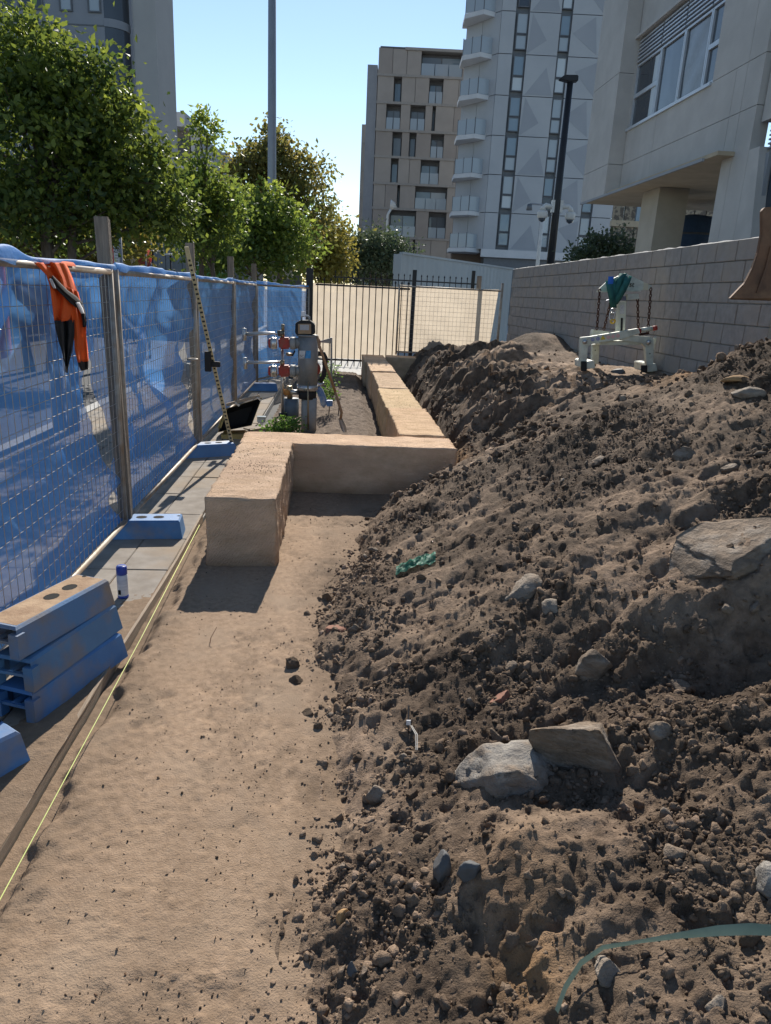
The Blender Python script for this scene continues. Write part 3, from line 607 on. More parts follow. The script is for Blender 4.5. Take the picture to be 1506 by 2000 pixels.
tag(MB().grid(sheet(xa+.02, xb-.06, .60, zt+.03, 17.50, 9, .03, .02, .14)).build('screen_cloth', m_beige, None, True), 'beige screen cloth hung on the mesh panel beside the block wall', 'screen cloth')
# small timber post behind it and a dropped hose over the far stone
tag(MB().box(aty(935, 560, 17.9)[0]-.05, aty(935, 560, 17.9)[0]+.05, 17.85, 17.95, 0, aty(935, 539, 17.9)[2]).build('timber_post', m_grey_timber), 'short grey timber post end behind the beige screened panel', 'post')
hp = [aty(861, 689, 16.7), aty(872, 690, 16.7), aty(880, 692, 16.68), aty(876, 712, 16.65), aty(884, 722, 16.6)]
tag(MB().tube(hp, [.03, .05, .05, .035, .02], 8).build('black_rag', M('black_cloth', (.03, .03, .035), (.02, .02, .022), rough=.9, bump=.01, bscale=40), None, True), 'crumpled black cloth hanging over the far crosswise stone', 'rag')
# ================================================================ STONE LIFTING CLAMP
cp = hit(1212, 728); YC = float(cp[1]); ZC = float(cp[2])
m_cream = M('cream_paint', (.60, .62, .53), (.50, .52, .44), scale=8, rough=.5, spec=.4, c3=(.40, .40, .34), s3=6)
m_rust = M('rusty_chain', (.10, .045, .03), (.06, .03, .022), scale=40, rough=.8, metal=.3)
m_sling = M('green_sling', (.025, .13, .11), (.015, .08, .07), scale=30, rough=.8, stretch=(1, 1, .2))
m_red = M('red_paint', (.40, .045, .03), (.28, .03, .022), rough=.55, c3=(.22, .08, .05), s3=9)
m_steel = M('bright_steel', (.55, .55, .54), (.42, .41, .40), scale=14, rough=.35, metal=.8)
m_rubber = M('black_rubber', (.02, .02, .021), rough=.8)
def cq(x, y, d=0.0): return aty(1120+x*.1328, 520+y*.1328, YC+d)
cl = empty('stone_lifting_clamp', (cp[0], YC, ZC-.02), 'cream painted stone lifting clamp with four chains standing on the heap', 'lifting clamp')
def plate(name, pts, d, th, mat=m_cream, par=cl, bev=.006): return MB().prism([cq(x, y, d) for x, y in pts], (0, th, 0)).build(name, mat, par, bevel=bev)
fa = plate('arm', [(112, 1048), (250, 1035), (700, 960), (960, 915), (985, 985), (700, 1078), (280, 1140), (218, 1185), (195, 1470), (95, 1480), (100, 1330)], 0, .07)
fb_ = plate('arm', [(690, 1090), (740, 1020), (870, 1018), (1150, 1040), (1185, 1080), (1175, 1560), (1085, 1560), (1060, 1190), (1010, 1132)], .02, .07)
plate('leg', [(280, 1150), (390, 1140), (372, 1440), (272, 1440)], .34, .06); plate('leg', [(1195, 1050), (1308, 1035), (1290, 1540), (1200, 1540)], .34, .06)
plate('arm', [(272, 990), (290, 930), (480, 955), (640, 985), (520, 1020), (272, 1030)], .15, .08)
MB().prism([cq(390, 1100, .05), cq(1010, 1100, .05), cq(1000, 1160, .05), cq(395, 1160, .05)], (0, .28, 0)).build('crossbeam', m_cream, cl, bevel=.006)
for x0, x1, y0, y1 in ((118, 200, 1400, 1545), (1004, 1090, 1455, 1560)):
    MB().prism([cq(x0, y0, -.02), cq(x1, y0, -.02), cq(x1, y1, -.02), cq(x0, y1, -.02)], (0, .03, 0)).build('jaw_pad', m_rubber, cl, bevel=.004)
MB().prism([cq(182, 1405, .0), cq(300, 1385, .0), cq(330, 1500, 0), cq(182, 1515, 0)], (0, .42, 0)).build('jaw', m_cream, cl, bevel=.008)
MB().prism([cq(1095, 1440, .0), cq(1220, 1430, .0), cq(1240, 1540, 0), cq(1095, 1560, 0)], (0, .42, 0)).build('jaw', m_cream, cl, bevel=.008)
post = MB().prism([cq(668, 515, .16), cq(784, 515, .16), cq(760, 975, .16), cq(650, 975, .16)], (0, .09, 0)).build('centre_post', m_cream, cl, bevel=.006)
MB().prism([cq(690, 570, .155), cq(748, 570, .155), cq(745, 700, .155), cq(682, 700, .155)], (0, .003, 0)).build('label_plate', M('white_label', (.6, .6, .6), (.4, .4, .4), scale=90), post)
MB().prism([cq(702, 760, .15), cq(728, 760, .15), cq(724, 950, .15), cq(696, 950, .15)], (0, .008, 0)).build('slot', m_rubber, post)
MB().prism([cq(500, 500, .155), cq(775, 500, .155), cq(775, 440, .155), cq(690, 440, .155)], (0, .05, 0)).build('latch', M('dull_blue_steel', (.18, .2, .27), rough=.4, metal=.5), cl)
sp = plate('spreader_plate', [(376, 335), (505, 215), (760, 100), (860, 145), (1160, 288), (1105, 352), (420, 368)], .20, .03)
plate('spreader_flange', [(420, 362), (1000, 350), (1000, 372), (420, 384)], .12, .2)
plate('spreader_mark', [(1035, 235), (1105, 262), (1095, 350), (1030, 350)], .194, .004, M('pale_yellow', (.62, .58, .42), (.5, .46, .34)), cl, 0)
text_part('lettering', 'st', .085, m_rubber, sp, cq(860, 270, .196), (1, 0, 0), (0, 0, 1))
plate('crossbar', [(800, 415), (965, 405), (972, 480), (800, 500)], .1, .1)
def chain(a, b, wd=.024):
    a = np.array(a); b = np.array(b); L_ = np.linalg.norm(b-a); d = (b-a)/L_; k = max(6, int(L_/.034)); m_ = MB()
    u = np.cross(d, (0, 1, 0)); u /= np.linalg.norm(u); v = np.cross(d, u)
    for i in range(k): m_.ring(a+d*(L_*(i+.5)/k), .0135, .0066, (u+v) if i % 2 else (u-v), 8, 5, sx=1.75, dirx=d)
    return m_.build('chain', m_rust, cl, True)
chain(cq(388, 340, .2), cq(345, 930, .12)); chain(cq(548, 520, .25), cq(445, 940, .25)); chain(cq(943, 470, .15), cq(955, 920, .1)); chain(cq(1140, 322, .2), cq(1092, 985, .05)); chain(cq(1092, 985, .05), cq(985, 1005, .03))
MB().cyl(cq(885, 962, .04), cq(985, 950, .04), .030, 12).build('end_cap', m_red, cl, True); MB().cyl(cq(990, 940, .06), cq(1160, 915, .06), .026, 12).build('roller', m_cream, cl, True); MB().cyl(cq(1168, 914, .06), cq(1225, 908, .06), .028, 12).build('end_cap', m_red, cl, True)
for x, y in ((168, 1110), (1108, 1115)):
    MB().cyl(cq(x, y, -.012), cq(x, y, .0), .028, 14).build('pivot_bolt', m_steel, cl, True)
cols = [M('sticker_blue', (.05, .08, .3), (.5, .5, .55), scale=150), M('sticker_blue', (.05, .08, .3)), M('sticker_yellow', (.7, .5, .05)), M('sticker_red', (.65, .25, .22), (.7, .6, .55), scale=160), M('sticker_red', (.6, .2, .2)), M('sticker_red', (.6, .2, .2))]
for k, x in enumerate((285, 362, 435, 515, 585, 655)):
    y = 1078-(x-285)*.155
    pts = [(x+30*math.cos(a*.628), y+30*math.sin(a*.628)) for a in range(10)] if k != 2 else [(x-38, y+28), (x+38, y+20), (x, y-40)]
    MB().prism([cq(px_, py_, -.004) for px_, py_ in pts], (0, .003, 0)).build('warning_sticker', cols[k], fa)
for lx, ly in ((1125, 1285), (1250, 1255), (1255, 1360), (322, 1235)):
    MB().cyl(cq(lx, ly, -.004 if lx < 1200 and lx > 400 else .336), cq(lx, ly, .0 if lx < 1200 and lx > 400 else .34), .007, 8).build('bolt_hole', m_rubber, cl)
def strap(pts, wd, d0, name='sling', mat=m_sling, par=None, ob=None):
    L_ = [cq(x-wd/2, y, d0+dd) for x, y, dd in pts]; R_ = [cq(x+wd/2, y, d0+dd) for x, y, dd in pts]; Mid = [cq(x, y, d0+dd-.02) for x, y, dd in pts]
    return MB().grid([L_, Mid, R_])
b = strap([(735, 105, .14), (690, 200, .10), (650, 330, .08), (600, 480, .09), (590, 560, .1)], 110, 0); b2 = strap([(810, 145, .14), (780, 240, .08), (720, 370, .06), (640, 500, .08), (600, 560, .1)], 105, -.02)
b3 = strap([(520, 210, .1), (540, 330, .06), (570, 470, .07), (590, 610, .1)], 100, -.03); b4 = strap([(590, 190, .12), (610, 330, .08), (600, 470, .09), (600, 600, .1)], 70, -.01)
slg = empty('lifting_sling', cq(600, 600, .1), 'folded green lifting sling hung on the clamp with a blue band', 'sling')
for q in (b, b2, b3, b4):
    o = q.build('webbing', m_sling, slg, True); sm = o.modifiers.new('s', 'SOLIDIFY'); sm.thickness = .008
strap([(555, 150, .09), (550, 200, .05), (545, 262, .045)], 80, -.045).build('band', M('blue_band', (.03, .13, .45), (.02, .1, .36)), slg, True)
MB().ring(cq(585, 660, .08), .03, .007, (0, 1, 0), 12, 6).ring(cq(565, 735, .08), .03, .006, (.6, 1, 0), 12, 6, sx=1.5, dirx=(0, 0, 1)).build('shackle', m_steel, slg, True)
MB().ring(cq(580, 810, .08), .022, .011, (0, 1, 0.2), 12, 6, sx=1.2, dirx=(1, 0, 0)).build('hook', M('yellow_paint', (.62, .40, .03), (.5, .3, .03), rough=.5), slg, True)
# ================================================================ EXCAVATOR BUCKET (rusty, coming in from the right)
m_rusty = M('rusty_plate', (.20, .105, .06), (.115, .065, .042), scale=7, rough=.75, metal=.25, bump=.002, bscale=90, c3=(.26, .15, .085), s3=4)
YB = 5.0; BX = ray(1440, 560); BX = BX/BX[1]*.72 + np.array([.12, 0, 0])
def bq(x, y, d=0.0): return aty(x, y, YB+d)
bk = empty('excavator_bucket', bq(1500, 590), 'rusty steel excavator bucket corner entering at the right edge', 'bucket')
prof = [(1426, 583), (1446, 562), (1455, 553), (1470, 524), (1481, 492), (1488, 455), (1488, 412), (1494, 405), (1506, 404), (1530, 406), (1620, 420), (1700, 500), (1700, 560), (1640, 590), (1560, 588)]
MB().prism([bq(x, y) for x, y in prof], (0, .03, 0)).build('side_plate', m_rusty, bk, bevel=.004)
MB().prism([bq(x, y)+BX*1.05 for x, y in prof], (0, .03, 0)).build('side_plate', m_rusty, bk, bevel=.004)
MB().prism([bq(1426, 581, .03), bq(1640, 588, .03), bq(1640, 592, .03), bq(1426, 585, .03)], BX).build('cutting_edge', m_rusty, bk)
MB().prism([bq(1640, 588, .03), bq(1700, 560, .03), bq(1700, 500, .03), bq(1620, 420, .03), bq(1626, 416, .03), bq(1708, 500, .03), bq(1708, 562, .03), bq(1642, 593, .03)], BX).build('shell', m_rusty, bk)
MB().prism([bq(1478, 572, -.012), bq(1486, 566, -.012), bq(1506, 500, -.012), bq(1506, 480, -.012), bq(1496, 520, -.012)], (0, .012, 0)).build('wear_strip', m_rusty, bk)
MB().prism([bq(1436, 578, -.01), bq(1600, 576, -.01), bq(1600, 583, -.01), bq(1430, 583, -.01)], (0, .01, 0)).build('lip_strip', m_rusty, bk)
# ================================================================ STANDPIPE WITH VALVES
YH = 9.95
def hq(x, y, d=0.0): return aty(460+x*.1328, 600+y*.1328, YH+d)
m_pipe = M('grey_pipe', (.24, .25, .25), (.17, .175, .175), scale=12, rough=.55, metal=.25, c3=(.30, .29, .27), s3=6)
m_pipe2 = M('pale_grey_pipe', (.33, .33, .32), (.26, .26, .25), scale=10, rough=.6, c3=(.24, .22, .2))
m_brass = M('brass', (.40, .32, .20), (.28, .2, .12), rough=.4, metal=.7)
hb = hq(1070, 1845); hb[2] = 0.0
sp = empty('hydrant_standpipe', hb, 'grey hydrant standpipe with two red valves behind the stone block', 'hydrant')
def vcyl(name, x, y0, y1, r, mat, n=20, d=0.0, par=None, taper=None):
    a = hq(x, y1, d); b_ = hq(x, y0, d); b_[0] = a[0]; return MB().tube([a, b_], [r, taper or r], n).build(name, mat, par or sp, True)
xc = 1065
vcyl('pillar', 1075, 1330, 1850, .108, m_pipe2); vcyl('rubber_band', 1058, 1215, 1345, .122, m_rubber); vcyl('flange', 1055, 1140, 1218, .145, m_steel); body = vcyl('main_pipe', 1060, 425, 1150, .135, m_pipe); vcyl('top_flange', 1055, 405, 428, .145, m_pipe)
MB().tube([hq(1065, 1105, -.15), hq(1070, 1800, -.13)], .011, 8).build('drain_rod', m_brass, sp, True)
for (yc, nm) in ((530, 0), (940, 1)):
    MB().tube([hq(880, yc), hq(960, yc)], .072, 14).build('branch', m_pipe, sp, True)
    cpl = MB().tube([hq(803, yc), hq(882, yc)], .082, 14).build('coupling', m_pipe2, sp, True)
    for k in range(3): MB().cyl(hq(825+k*24, yc-92), hq(825+k*24, yc-70), .012, 6).build('clamp_bolt', m_steel, cpl)
    MB().prism([hq(625, yc-78, -.08), hq(800, yc-82, -.08), hq(800, yc+85, -.08), hq(640, yc+90, -.08)], (0, .16, 0)).build('valve_body', m_red, sp, bevel=.02)
    MB().tube([hq(610, yc), hq(590, yc), hq(575, yc), hq(555, yc), hq(520, yc)], [.072, .082, .07, .082, .075], 16).build('coupling_ring', m_steel, sp, True)
    MB().tube([hq(520, yc), hq(485, yc)], [.07, .055], 16).build('end_cap', m_red, sp, True)
    MB().cyl(hq(690, yc-160, 0), hq(690, yc-80, 0), .03, 10).build('valve_stem', m_brass, sp, True)
MB().tube([hq(610, 405), hq(560, 380), hq(460, 385), hq(160, 395)], [.012, .016, .022, .026], 8).build('handle', m_steel, sp, True); MB().tube([hq(128, 310), hq(130, 490)], .03, 10).build('handle_grip', m_steel, sp, True)
MB().tube([hq(690, 805), hq(460, 812), hq(175, 812)], [.014, .018, .022], 8).build('handle', m_steel, sp, True); MB().tube([hq(140, 740), hq(148, 910)], .027, 10).build('handle_grip', m_steel, sp, True)
MB().tube([hq(620, 385), hq(720, 380)], .04, 8).build('gear_box', M('dark_brass', (.14, .13, .1), rough=.5, metal=.5), sp, True); MB().tube([hq(697, 250), hq(697, 360)], .022, 8).build('gauge', m_brass, sp, True)
for y in (525, 905): MB().cyl(hq(1150, y, .10), hq(1150, y, .12), .098, 24).build('red_disc', m_red, sp, True)
MB().tube([hq(688, 620, .02), hq(690, 1570, .02)], .020, 10).build('riser_pipe', m_steel, sp, True); vcyl('riser_base', 700, 1555, 1640, .06, m_rubber, d=.02)
vcyl('meter_barrel', 820, 1340, 1610, .105, M('blue_grey_paint', (.12, .16, .2), (.09, .12, .15), rough=.6), d=.1)
MB().tube([hq(720, 1250, 0), hq(790, 1250, .02)], .045, 12).build('outlet_cap', M('orange_plastic', (.5, .22, .06), (.4, .18, .05)), sp, True); MB().tube([hq(790, 1160, .02), hq(800, 1340, .04)], .04, 12).build('elbow', m_brass, sp, True); MB().tube([hq(790, 1240, .02), hq(960, 1260, .06)], .035, 10).build('elbow', m_steel, sp, True)
MB().tube([hq(745, 690, .02), hq(830, 700, .02)], .022, 8).build('tap', m_brass, sp, True); MB().tube([hq(835, 715, .0), hq(875, 640, -.02)], .012, 8).build('tap_lever', m_rubber, sp, True)
MB().tube([hq(1190, 1180, .2), hq(1240, 1230, .18), hq(1285, 1340, .15), hq(1300, 1420, .15), hq(1330, 1440, .15)], .05, 12).build('blue_pipe', M('blue_pipe', (.04, .14, .36), (.3, .33, .36), scale=16, rough=.5), sp, True)
MB().prism([hq(1340, 1375, .1), hq(1430, 1375, .1), hq(1430, 1460, .1), hq(1340, 1460, .1)], (0, .08, 0)).build('coupling_block', m_bluep, sp, bevel=.006)
MB().tube([hq(1200, 680, .2), hq(1300, 690, .22), hq(1330, 760, .22), hq(1300, 1000, .22), hq(1240, 1100, .2)], .035, 10).build('hose', m_rubber, sp, True)
MB().tube([hq(1160, 1150, .15), hq(1300, 1130, .2)], .03, 8).build('valve_arm', m_steel, sp, True)
stk = MB().add([hq(940, 640, -.139), hq(1030, 640, -.139), hq(1010, 752, -.139), hq(942, 752, -.139)], [(0, 1, 2, 3)]).build('sticker', M('sticker_white', (.6, .6, .6)), sp)
MB().add([hq(1040, 640, -.139), hq(1108, 640, -.137), hq(1106, 752, -.137), hq(1020, 752, -.139)], [(0, 1, 2, 3)]).build('sticker', M('sticker_sky', (.03, .2, .45), (.1, .3, .55), scale=30), sp)
text_part('lettering', 'SC', .05, m_rubber, stk, hq(978, 722, -.141), (1, 0, 0), (0, 0, 1))
# bracket post right of it
bp_ = empty('steel_bracket_post', np.array([hq(1410, 1110, .3)[0], YH+.3, 0]), 'thin dark steel bracket post right of the standpipe', 'post')
MB().bar(hq(1410, 1180, .3), hq(1410, 445, .3), .028, .028, up=(0, 1, 0)).build('post', m_pipe, bp_); MB().prism([hq(1250, 495, .3), hq(1425, 445, .3), hq(1425, 535, .3), hq(1255, 520, .3)], (0, .03, 0)).build('bracket', m_pipe, bp_)
# laser level on top
lz = empty('laser_level', hq(1022, 408, 0), 'black rotary laser level sitting on top of the standpipe', 'laser level')
MB().prism([hq(900, 408, -.1), hq(875, 380, -.1), hq(880, 235, -.1), hq(950, 195, -.1), hq(1095, 195, -.1), hq(1165, 250, -.1), hq(1172, 385, -.1), hq(1140, 408, -.1)], (0, .2, 0)).build('body', m_rubber, lz, bevel=.008)
lp = MB().prism([hq(920, 245, -.108), hq(1112, 245, -.108), hq(1112, 392, -.108), hq(920, 392, -.108)], (0, .008, 0)).build('front_panel', M('tan_plastic', (.33, .22, .12), (.26, .17, .1), rough=.6), lz)
MB().prism([hq(948, 258, -.112), hq(1082, 258, -.112), hq(1082, 338, -.112), hq(948, 338, -.112)], (0, .004, 0)).build('label', M('grey_label', (.42, .42, .43), (.33, .33, .34), scale=120), lp)
MB().tube([hq(972, 200), hq(972, 140), hq(1000, 128), hq(1060, 128), hq(1085, 145), hq(1088, 200)], .014, 8).build('carry_handle', M('grey_plastic', (.35, .35, .35), (.25, .25, .25)), lz, True)
MB().box(*[v for pr in zip(hq(968, 130), hq(1030, 60)) for v in (min(pr), max(pr))][:2], YH-.02, YH+.02, hq(968, 132)[2], hq(968, 62)[2]).build('rotor_head', M('white_plastic', (.7, .7, .7), (.6, .6, .6)), lz)
# shovel
m_handle = M('shovel_handle', (.36, .20, .10), (.26, .14, .07), scale=12, rough=.55, stretch=(6, 6, 1))
sh = empty('shovel', hq(1590, 1880, -.25), 'long shovel with timber handle leaning against the standpipe', 'shovel')
MB().tube([hq(1205, 430, -.16), hq(1230, 560, -.18), hq(1490, 1310, -.25)], .019, 10).build('handle', m_handle, sh, True)
MB().tube([hq(1470, 1250, -.25), hq(1560, 1550, -.26), hq(1545, 1650, -.27)], [.022, .020, .018], 10).build('socket', m_handle, sh, True)
P = [[hq(1545+12*i-3*j*(i-2)*.0+(i-2)*10, 1640+58*j+14*abs(i-2), -.27-.012*abs(i-2)+.01*j) for i in range(5)] for j in range(5)]
MB().grid([[hq(1520+(26+8*min(j, 2)-(j > 3)*14)*(i-2)*.5+17*j+20, 1630+52*j, -.27-.012*abs(i-2)) for i in range(5)] for j in range(5)]).build('blade', m_steel, sh, True)
# levelling staff
sf = empty('levelling_staff', atz(457, 884, 0), 'pale yellow levelling staff leaning on the blue fence', 'staff')
m_staff = M('staff_yellow', (.55, .46, .26), (.38, .30, .16), scale=70, rough=.5, stretch=(.3, .3, 3))
p0 = atz(457, 884, .0); p1 = atx(364, 482, -1.545); MB().bar(p0, p1, .042, .022, up=(0, 1, 0)).build('pole', m_staff, sf, bevel=.003)
b = MB(); dd = p1-p0
for k in range(44): q = p0+dd*(.06+.9*k/44); b.bar(q+np.array([.002, -.0125, 0]), q+dd*.008+np.array([.002, -.0125, 0]), .02 if k % 2 else .03, .002, up=(0, 1, 0))
tag(b.build('graduations', m_rubber, sf), kind='stuff')
q = p0+dd*.475; MB().obox(q+np.array([-.05, -.05, .03]), (.07, .06, .22), ((1, 0, 0), (0, 1, 0), (0, 0, 1))).build('receiver', m_rubber, sf, bevel=.006); MB().obox(q+np.array([.02, -.02, 0]), (.12, .05, .06), ((1, 0, 0), (0, 1, 0), (0, 0, 1))).build('receiver_clamp', m_rubber, sf, bevel=.006)
# yellow tub tipped on its side
m_tub = M('yellow_tub', (.42, .32, .10), (.32, .24, .09), scale=6, rough=.6, c3=(.25, .18, .1)); m_tubin = M('tub_inside', (.022, .024, .028), (.03, .03, .032), rough=.7)
YT = 9.35
def tq(x, y, d=0.0): return aty(360+x*.1195, 760+y*.1195, YT+d)
tb = empty('tipped_tub', tq(800, 860), 'black lined yellow tub tipped on its side by the fence', 'tub')
rim = [(660, 330), (1262, 145), (1095, 590), (560, 700)]; back = [(640, 420), (1120, 270), (1010, 560), (640, 640)]
A = [tq(x, y, 0) for x, y in rim]; B_ = [tq(x, y, .45) for x, y in back]
MB().add(A+B_, [(0, 1, 5, 4), (1, 2, 6, 5), (2, 3, 7, 6), (3, 0, 4, 7), (4, 5, 6, 7)]).build('lining', m_tubin, tb)
def grow(P_, k): c = sum(P_)/4; return [c+(p-c)*k for p in P_]
A2 = grow(A, 1.03); B2 = [p+np.array([0, .02, 0]) for p in grow(B_, 1.08)]
MB().add(A2+B2+A, [(0, 1, 5, 4), (1, 2, 6, 5), (2, 3, 7, 6), (3, 0, 4, 7), (4, 5, 6, 7), (0, 1, 9, 8), (1, 2, 10, 9), (2, 3, 11, 10), (3, 0, 8, 11)]).build('shell', m_tub, tb)
MB().prism([tq(600, 745, .02), tq(960, 735, .02), tq(930, 930, .02), tq(820, 960, .02), tq(610, 850, .02)], (0, .3, 0)).build('base', m_tub, tb)
MB().prism([tq(540, 640, .0), tq(650, 360, .0), tq(700, 330, 0), tq(600, 640, 0)], (0, .03, 0)).build('side_brace', m_tub, tb)
MB().bar(tq(690, 255, .0), tq(1230, 110, .0), .05, .035).build('timber_bar', m_timber, tb, bevel=.004)
for x, y in ((830, 215), (1190, 130)): MB().bar(tq(x, y, -.03), tq(x+70, y+60, -.03), .03, .02).build('metal_clip', m_steel, tb)
tag(MB().bar(tq(1080, 690, .2), tq(1500, 620, .25), .06, .05).build('timber_offcut', m_timber, bevel=.003), 'pale timber offcut lying behind the nearest stone block', 'timber')
tag(MB().bar(atz(480, 838, .03), atz(528, 832, .03), .12, .02).build('timber_offcut', m_paver, bevel=.003), 'flat grey board lying beside the yellow tub', 'board')
r = empty('plastic_container', tq(1260, 420, 1.2), 'small clear plastic food container on the paving', 'container'); c0 = wloc(r)
MB().box(c0.x-.06, c0.x+.06, c0.y-.05, c0.y+.05, .02, .10).build('body', M('cloudy_plastic', (.5, .55, .55), (.42, .47, .47), rough=.2), r, bevel=.012); MB().box(c0.x-.066, c0.x+.066, c0.y-.056, c0.y+.056, .10, .112).build('lid', M('cloudy_plastic', (.5, .55, .55)), r, bevel=.004)
# chain and padlock on the middle post
ck = empty('padlocked_chain', atx(376, 702, -1.56), 'short dark chain with padlock hanging on the middle fence post', 'chain'); m_ = MB(); p_ = wloc(ck)
for k in range(12): m_.ring((p_.x-.02, p_.y-.1, p_.z-.05-.037*k), .013, .004, (1, 0, 0) if k % 2 else (0, 1, 0), 10, 5, sx=1.7, dirx=(0, 0, 1))
m_.build('links', m_pipe, ck, True); MB().box(p_.x-.04, p_.x, p_.y-.16, p_.y-.06, p_.z-.18, p_.z-.03).build('padlock', m_pipe, ck, bevel=.006); MB().ring((p_.x, p_.y, p_.z), .05, .012, (0, 0, 1), 14, 6).build('clamp', m_galv, ck, True)
# ================================================================ ROCKS IN THE SOIL
m_rock = M('grey_rock', (.33, .30, .26), (.15, .135, .12), scale=11, rough=.9, bump=.006, bscale=110, bump2=.03, bscale2=14, c3=(.25, .185, .13), s3=7, detail=12, spec=.25, stretch=(1, 1, 2.2))
m_rockb = M('brown_rock', (.25, .185, .13), (.13, .098, .072), scale=11, rough=.9, bump=.006, bscale=110, bump2=.03, bscale2=14, c3=(.30, .25, .20), s3=7, detail=12, spec=.25, stretch=(1, 1, 2.2))
m_rockp = M('pale_rock', (.32, .265, .21), (.20, .165, .13), scale=11, rough=.9, bump=.006, bscale=110, bump2=.03, bscale2=14, c3=(.24, .185, .135), s3=7, detail=12, spec=.25, stretch=(1, 1, 2.2))
m_rockd = M('dark_rock', (.10, .10, .10), (.07, .07, .072), scale=9, rough=.7, bump=.004, bscale=60)
m_rocko = M('ochre_lump', (.36, .22, .10), (.26, .16, .08), scale=20, rough=.95, bump=.006, bscale=60)
m_brick = M('red_brick', (.26, .12, .075), (.2, .09, .06), scale=20, rough=.9, bump=.003)
def rock(name, label, px, py, wpx, hpx, mat, seed, cuts=7, rough=.12, yaw=0.0, tilt=0.0, depth=.8, group=None, cat='rock', sub=4, dz=0.0, flat=True, planes=()):
    P = hit(px, py) if px > 640 else atz(px, py, 0); dist = float((P-CAM)@FW); sx = wpx*dist/FPX/2*1.1; sz = hpx*dist/FPX/2*1.15
    v, f = lump(sub, seed, rough*.6, cuts, planes=planes); v = v/np.abs(v).max(0); v = v*np.array([sx, max(sx, sz)*depth, sz])
    c, s = math.cos(tilt), math.sin(tilt); v = v@np.array([[c, 0, s], [0, 1, 0], [-s, 0, c]]); c, s = math.cos(yaw), math.sin(yaw); v = v@np.array([[c, s, 0], [-s, c, 0], [0, 0, 1]])
    o = raw(name, v, f, mat, smooth=not flat, tint=np.ones(len(v))*.85); o.location = (P[0], P[1], P[2]+dz*sz)
    return tag(o, label, cat, group)
rock('boulder', 'large flat grey boulder half buried in the soil, lower right', 1000, 1508, 225, 190, m_rock, 3, 6, .10, .1, .16, .8, dz=-.25, sub=5, planes=(((.05, .12, 1), .40), ((.0, -1, .25), .55), ((.9, -.3, .2), .75), ((-.75, -.5, .35), .65), ((-.5, .1, .85), .52)))
rock('boulder', 'brownish boulder leaning behind the large flat grey one', 1155, 1470, 190, 190, m_rockb, 17, 6, .10, -.2, .3, .7, dz=-.25, sub=5, planes=(((.1, .15, 1), .38), ((-.3, -1, .1), .5), ((.8, -.4, .2), .6)))
rock('boulder', 'broad smooth slab sloping out of the heap at the right edge', 1465, 1045, 290, 115, m_rockb, 23, 5, .08, .15, .42, .7, dz=-.35, sub=5, planes=(((0, .1, .95), .40), ((0, -1, -.1), .5), ((-.8, 0, .5), .6)))
rock('rock', 'rough brown lump above the two boulders', 1156, 1296, 85, 80, m_rockb, 31, 6, .2)
rock('rock', 'pale slab end poking out of the slope near the green netting', 1020, 1146, 85, 36, m_rockp, 37, 6, .1, .3, .5, dz=-.3)
rock('rock', 'narrow pale stone below the slab end on the slope', 1080, 1190, 42, 60, m_rockp, 41, 7, .1, .4, .4, dz=-.3)
rock('rock', 'grey stone cut off by the right edge near the bottom', 1494, 1735, 62, 95, m_rock, 43, 7, .08)
rock('rock', 'dark angular stone with a sharp top below the grey boulder', 922, 1703, 60, 58, m_rockd, 47, 9, .05)
rock('rock', 'upright dark stone left of the dark angular one', 864, 1696, 34, 66, m_rockd, 53, 8, .06)
rock('rock', 'brown stone at the toe of the heap beside the path', 736, 1668, 44, 46, m_rockb, 59, 7, .1)
rock('rock', 'brown clod at the toe of the heap above the brown stone', 736, 1552, 46, 36, m_rockb, 61, 4, .25)
rock('rock', 'flat pale stone beside the green strip at the bottom', 1186, 1897, 66, 40, m_rockp, 67, 7, .08)
rock('rock', 'pale stone in the bottom right corner', 1405, 1960, 56, 44, m_rockp, 71, 7, .1)
rock('rock', 'dark grey pebble low beside the path, bottom centre', 690, 1894, 24, 26, m_rockd, 73, 7, .1)
rock('rock', 'ochre lump at the toe of the heap', 672, 1794, 30, 34, m_rocko, 79, 3, .3)
rock('soil_clod', 'largest dark clod alone on the brown path', 568, 1300, 34, 32, m_soil, 83, 2, .4, cat='clod')
rock('soil_clod', 'smaller dark clod just below the largest one on the path', 578, 1331, 28, 22, m_soil, 87, 2, .4, cat='clod')
rock('soil_clod', 'dark clod on the path close to the heap', 602, 1393, 26, 20, m_soil, 89, 2, .4, cat='clod')
rock('soil_clod', 'small dark clod with a light chip on the path edge', 621, 1420, 18, 18, m_soil, 91, 2, .4, cat='clod')
rock('rock', 'squared brown brick fragment above the grey boulder', 979, 1372, 42, 50, m_brick, 97, 12, .03, .3, .1)
rock('rock', 'thin red brick chip at the edge of the path', 652, 1228, 48, 14, m_brick, 101, 8, .05)
rock('rock', 'rounded clod right of the brownish boulder', 1290, 1432, 48, 42, m_rockb, 103, 5, .2)
rock('rock', 'brown stone in the loose patch right of the boulders', 1325, 1345, 46, 34, m_rockb, 107, 6, .15)
rock('rock', 'ochre stone on top of the heap near the bucket', 1440, 742, 60, 18, m_rocko, 109, 6, .15)
rock('rock', 'pale stone below the ochre one on top of the heap', 1462, 768, 60, 24, m_rockp, 113, 7, .12)
rock('rock', 'round stone on the upper slope right of centre', 1335, 890, 44, 34, m_rockb, 127, 4, .12)
rock('rock', 'round stone beside its twin at the right of the upper slope', 1425, 915, 30, 24, m_rockb, 131, 4, .12)
rock('rock', 'dark stone in front of the lifting clamp', 1206, 726, 26, 12, m_rockd, 137, 6, .15)
rock('rock', 'loose brown slab on the middle of the slope', 1165, 905, 40, 22, m_rockb, 139, 7, .08, .3, .4)
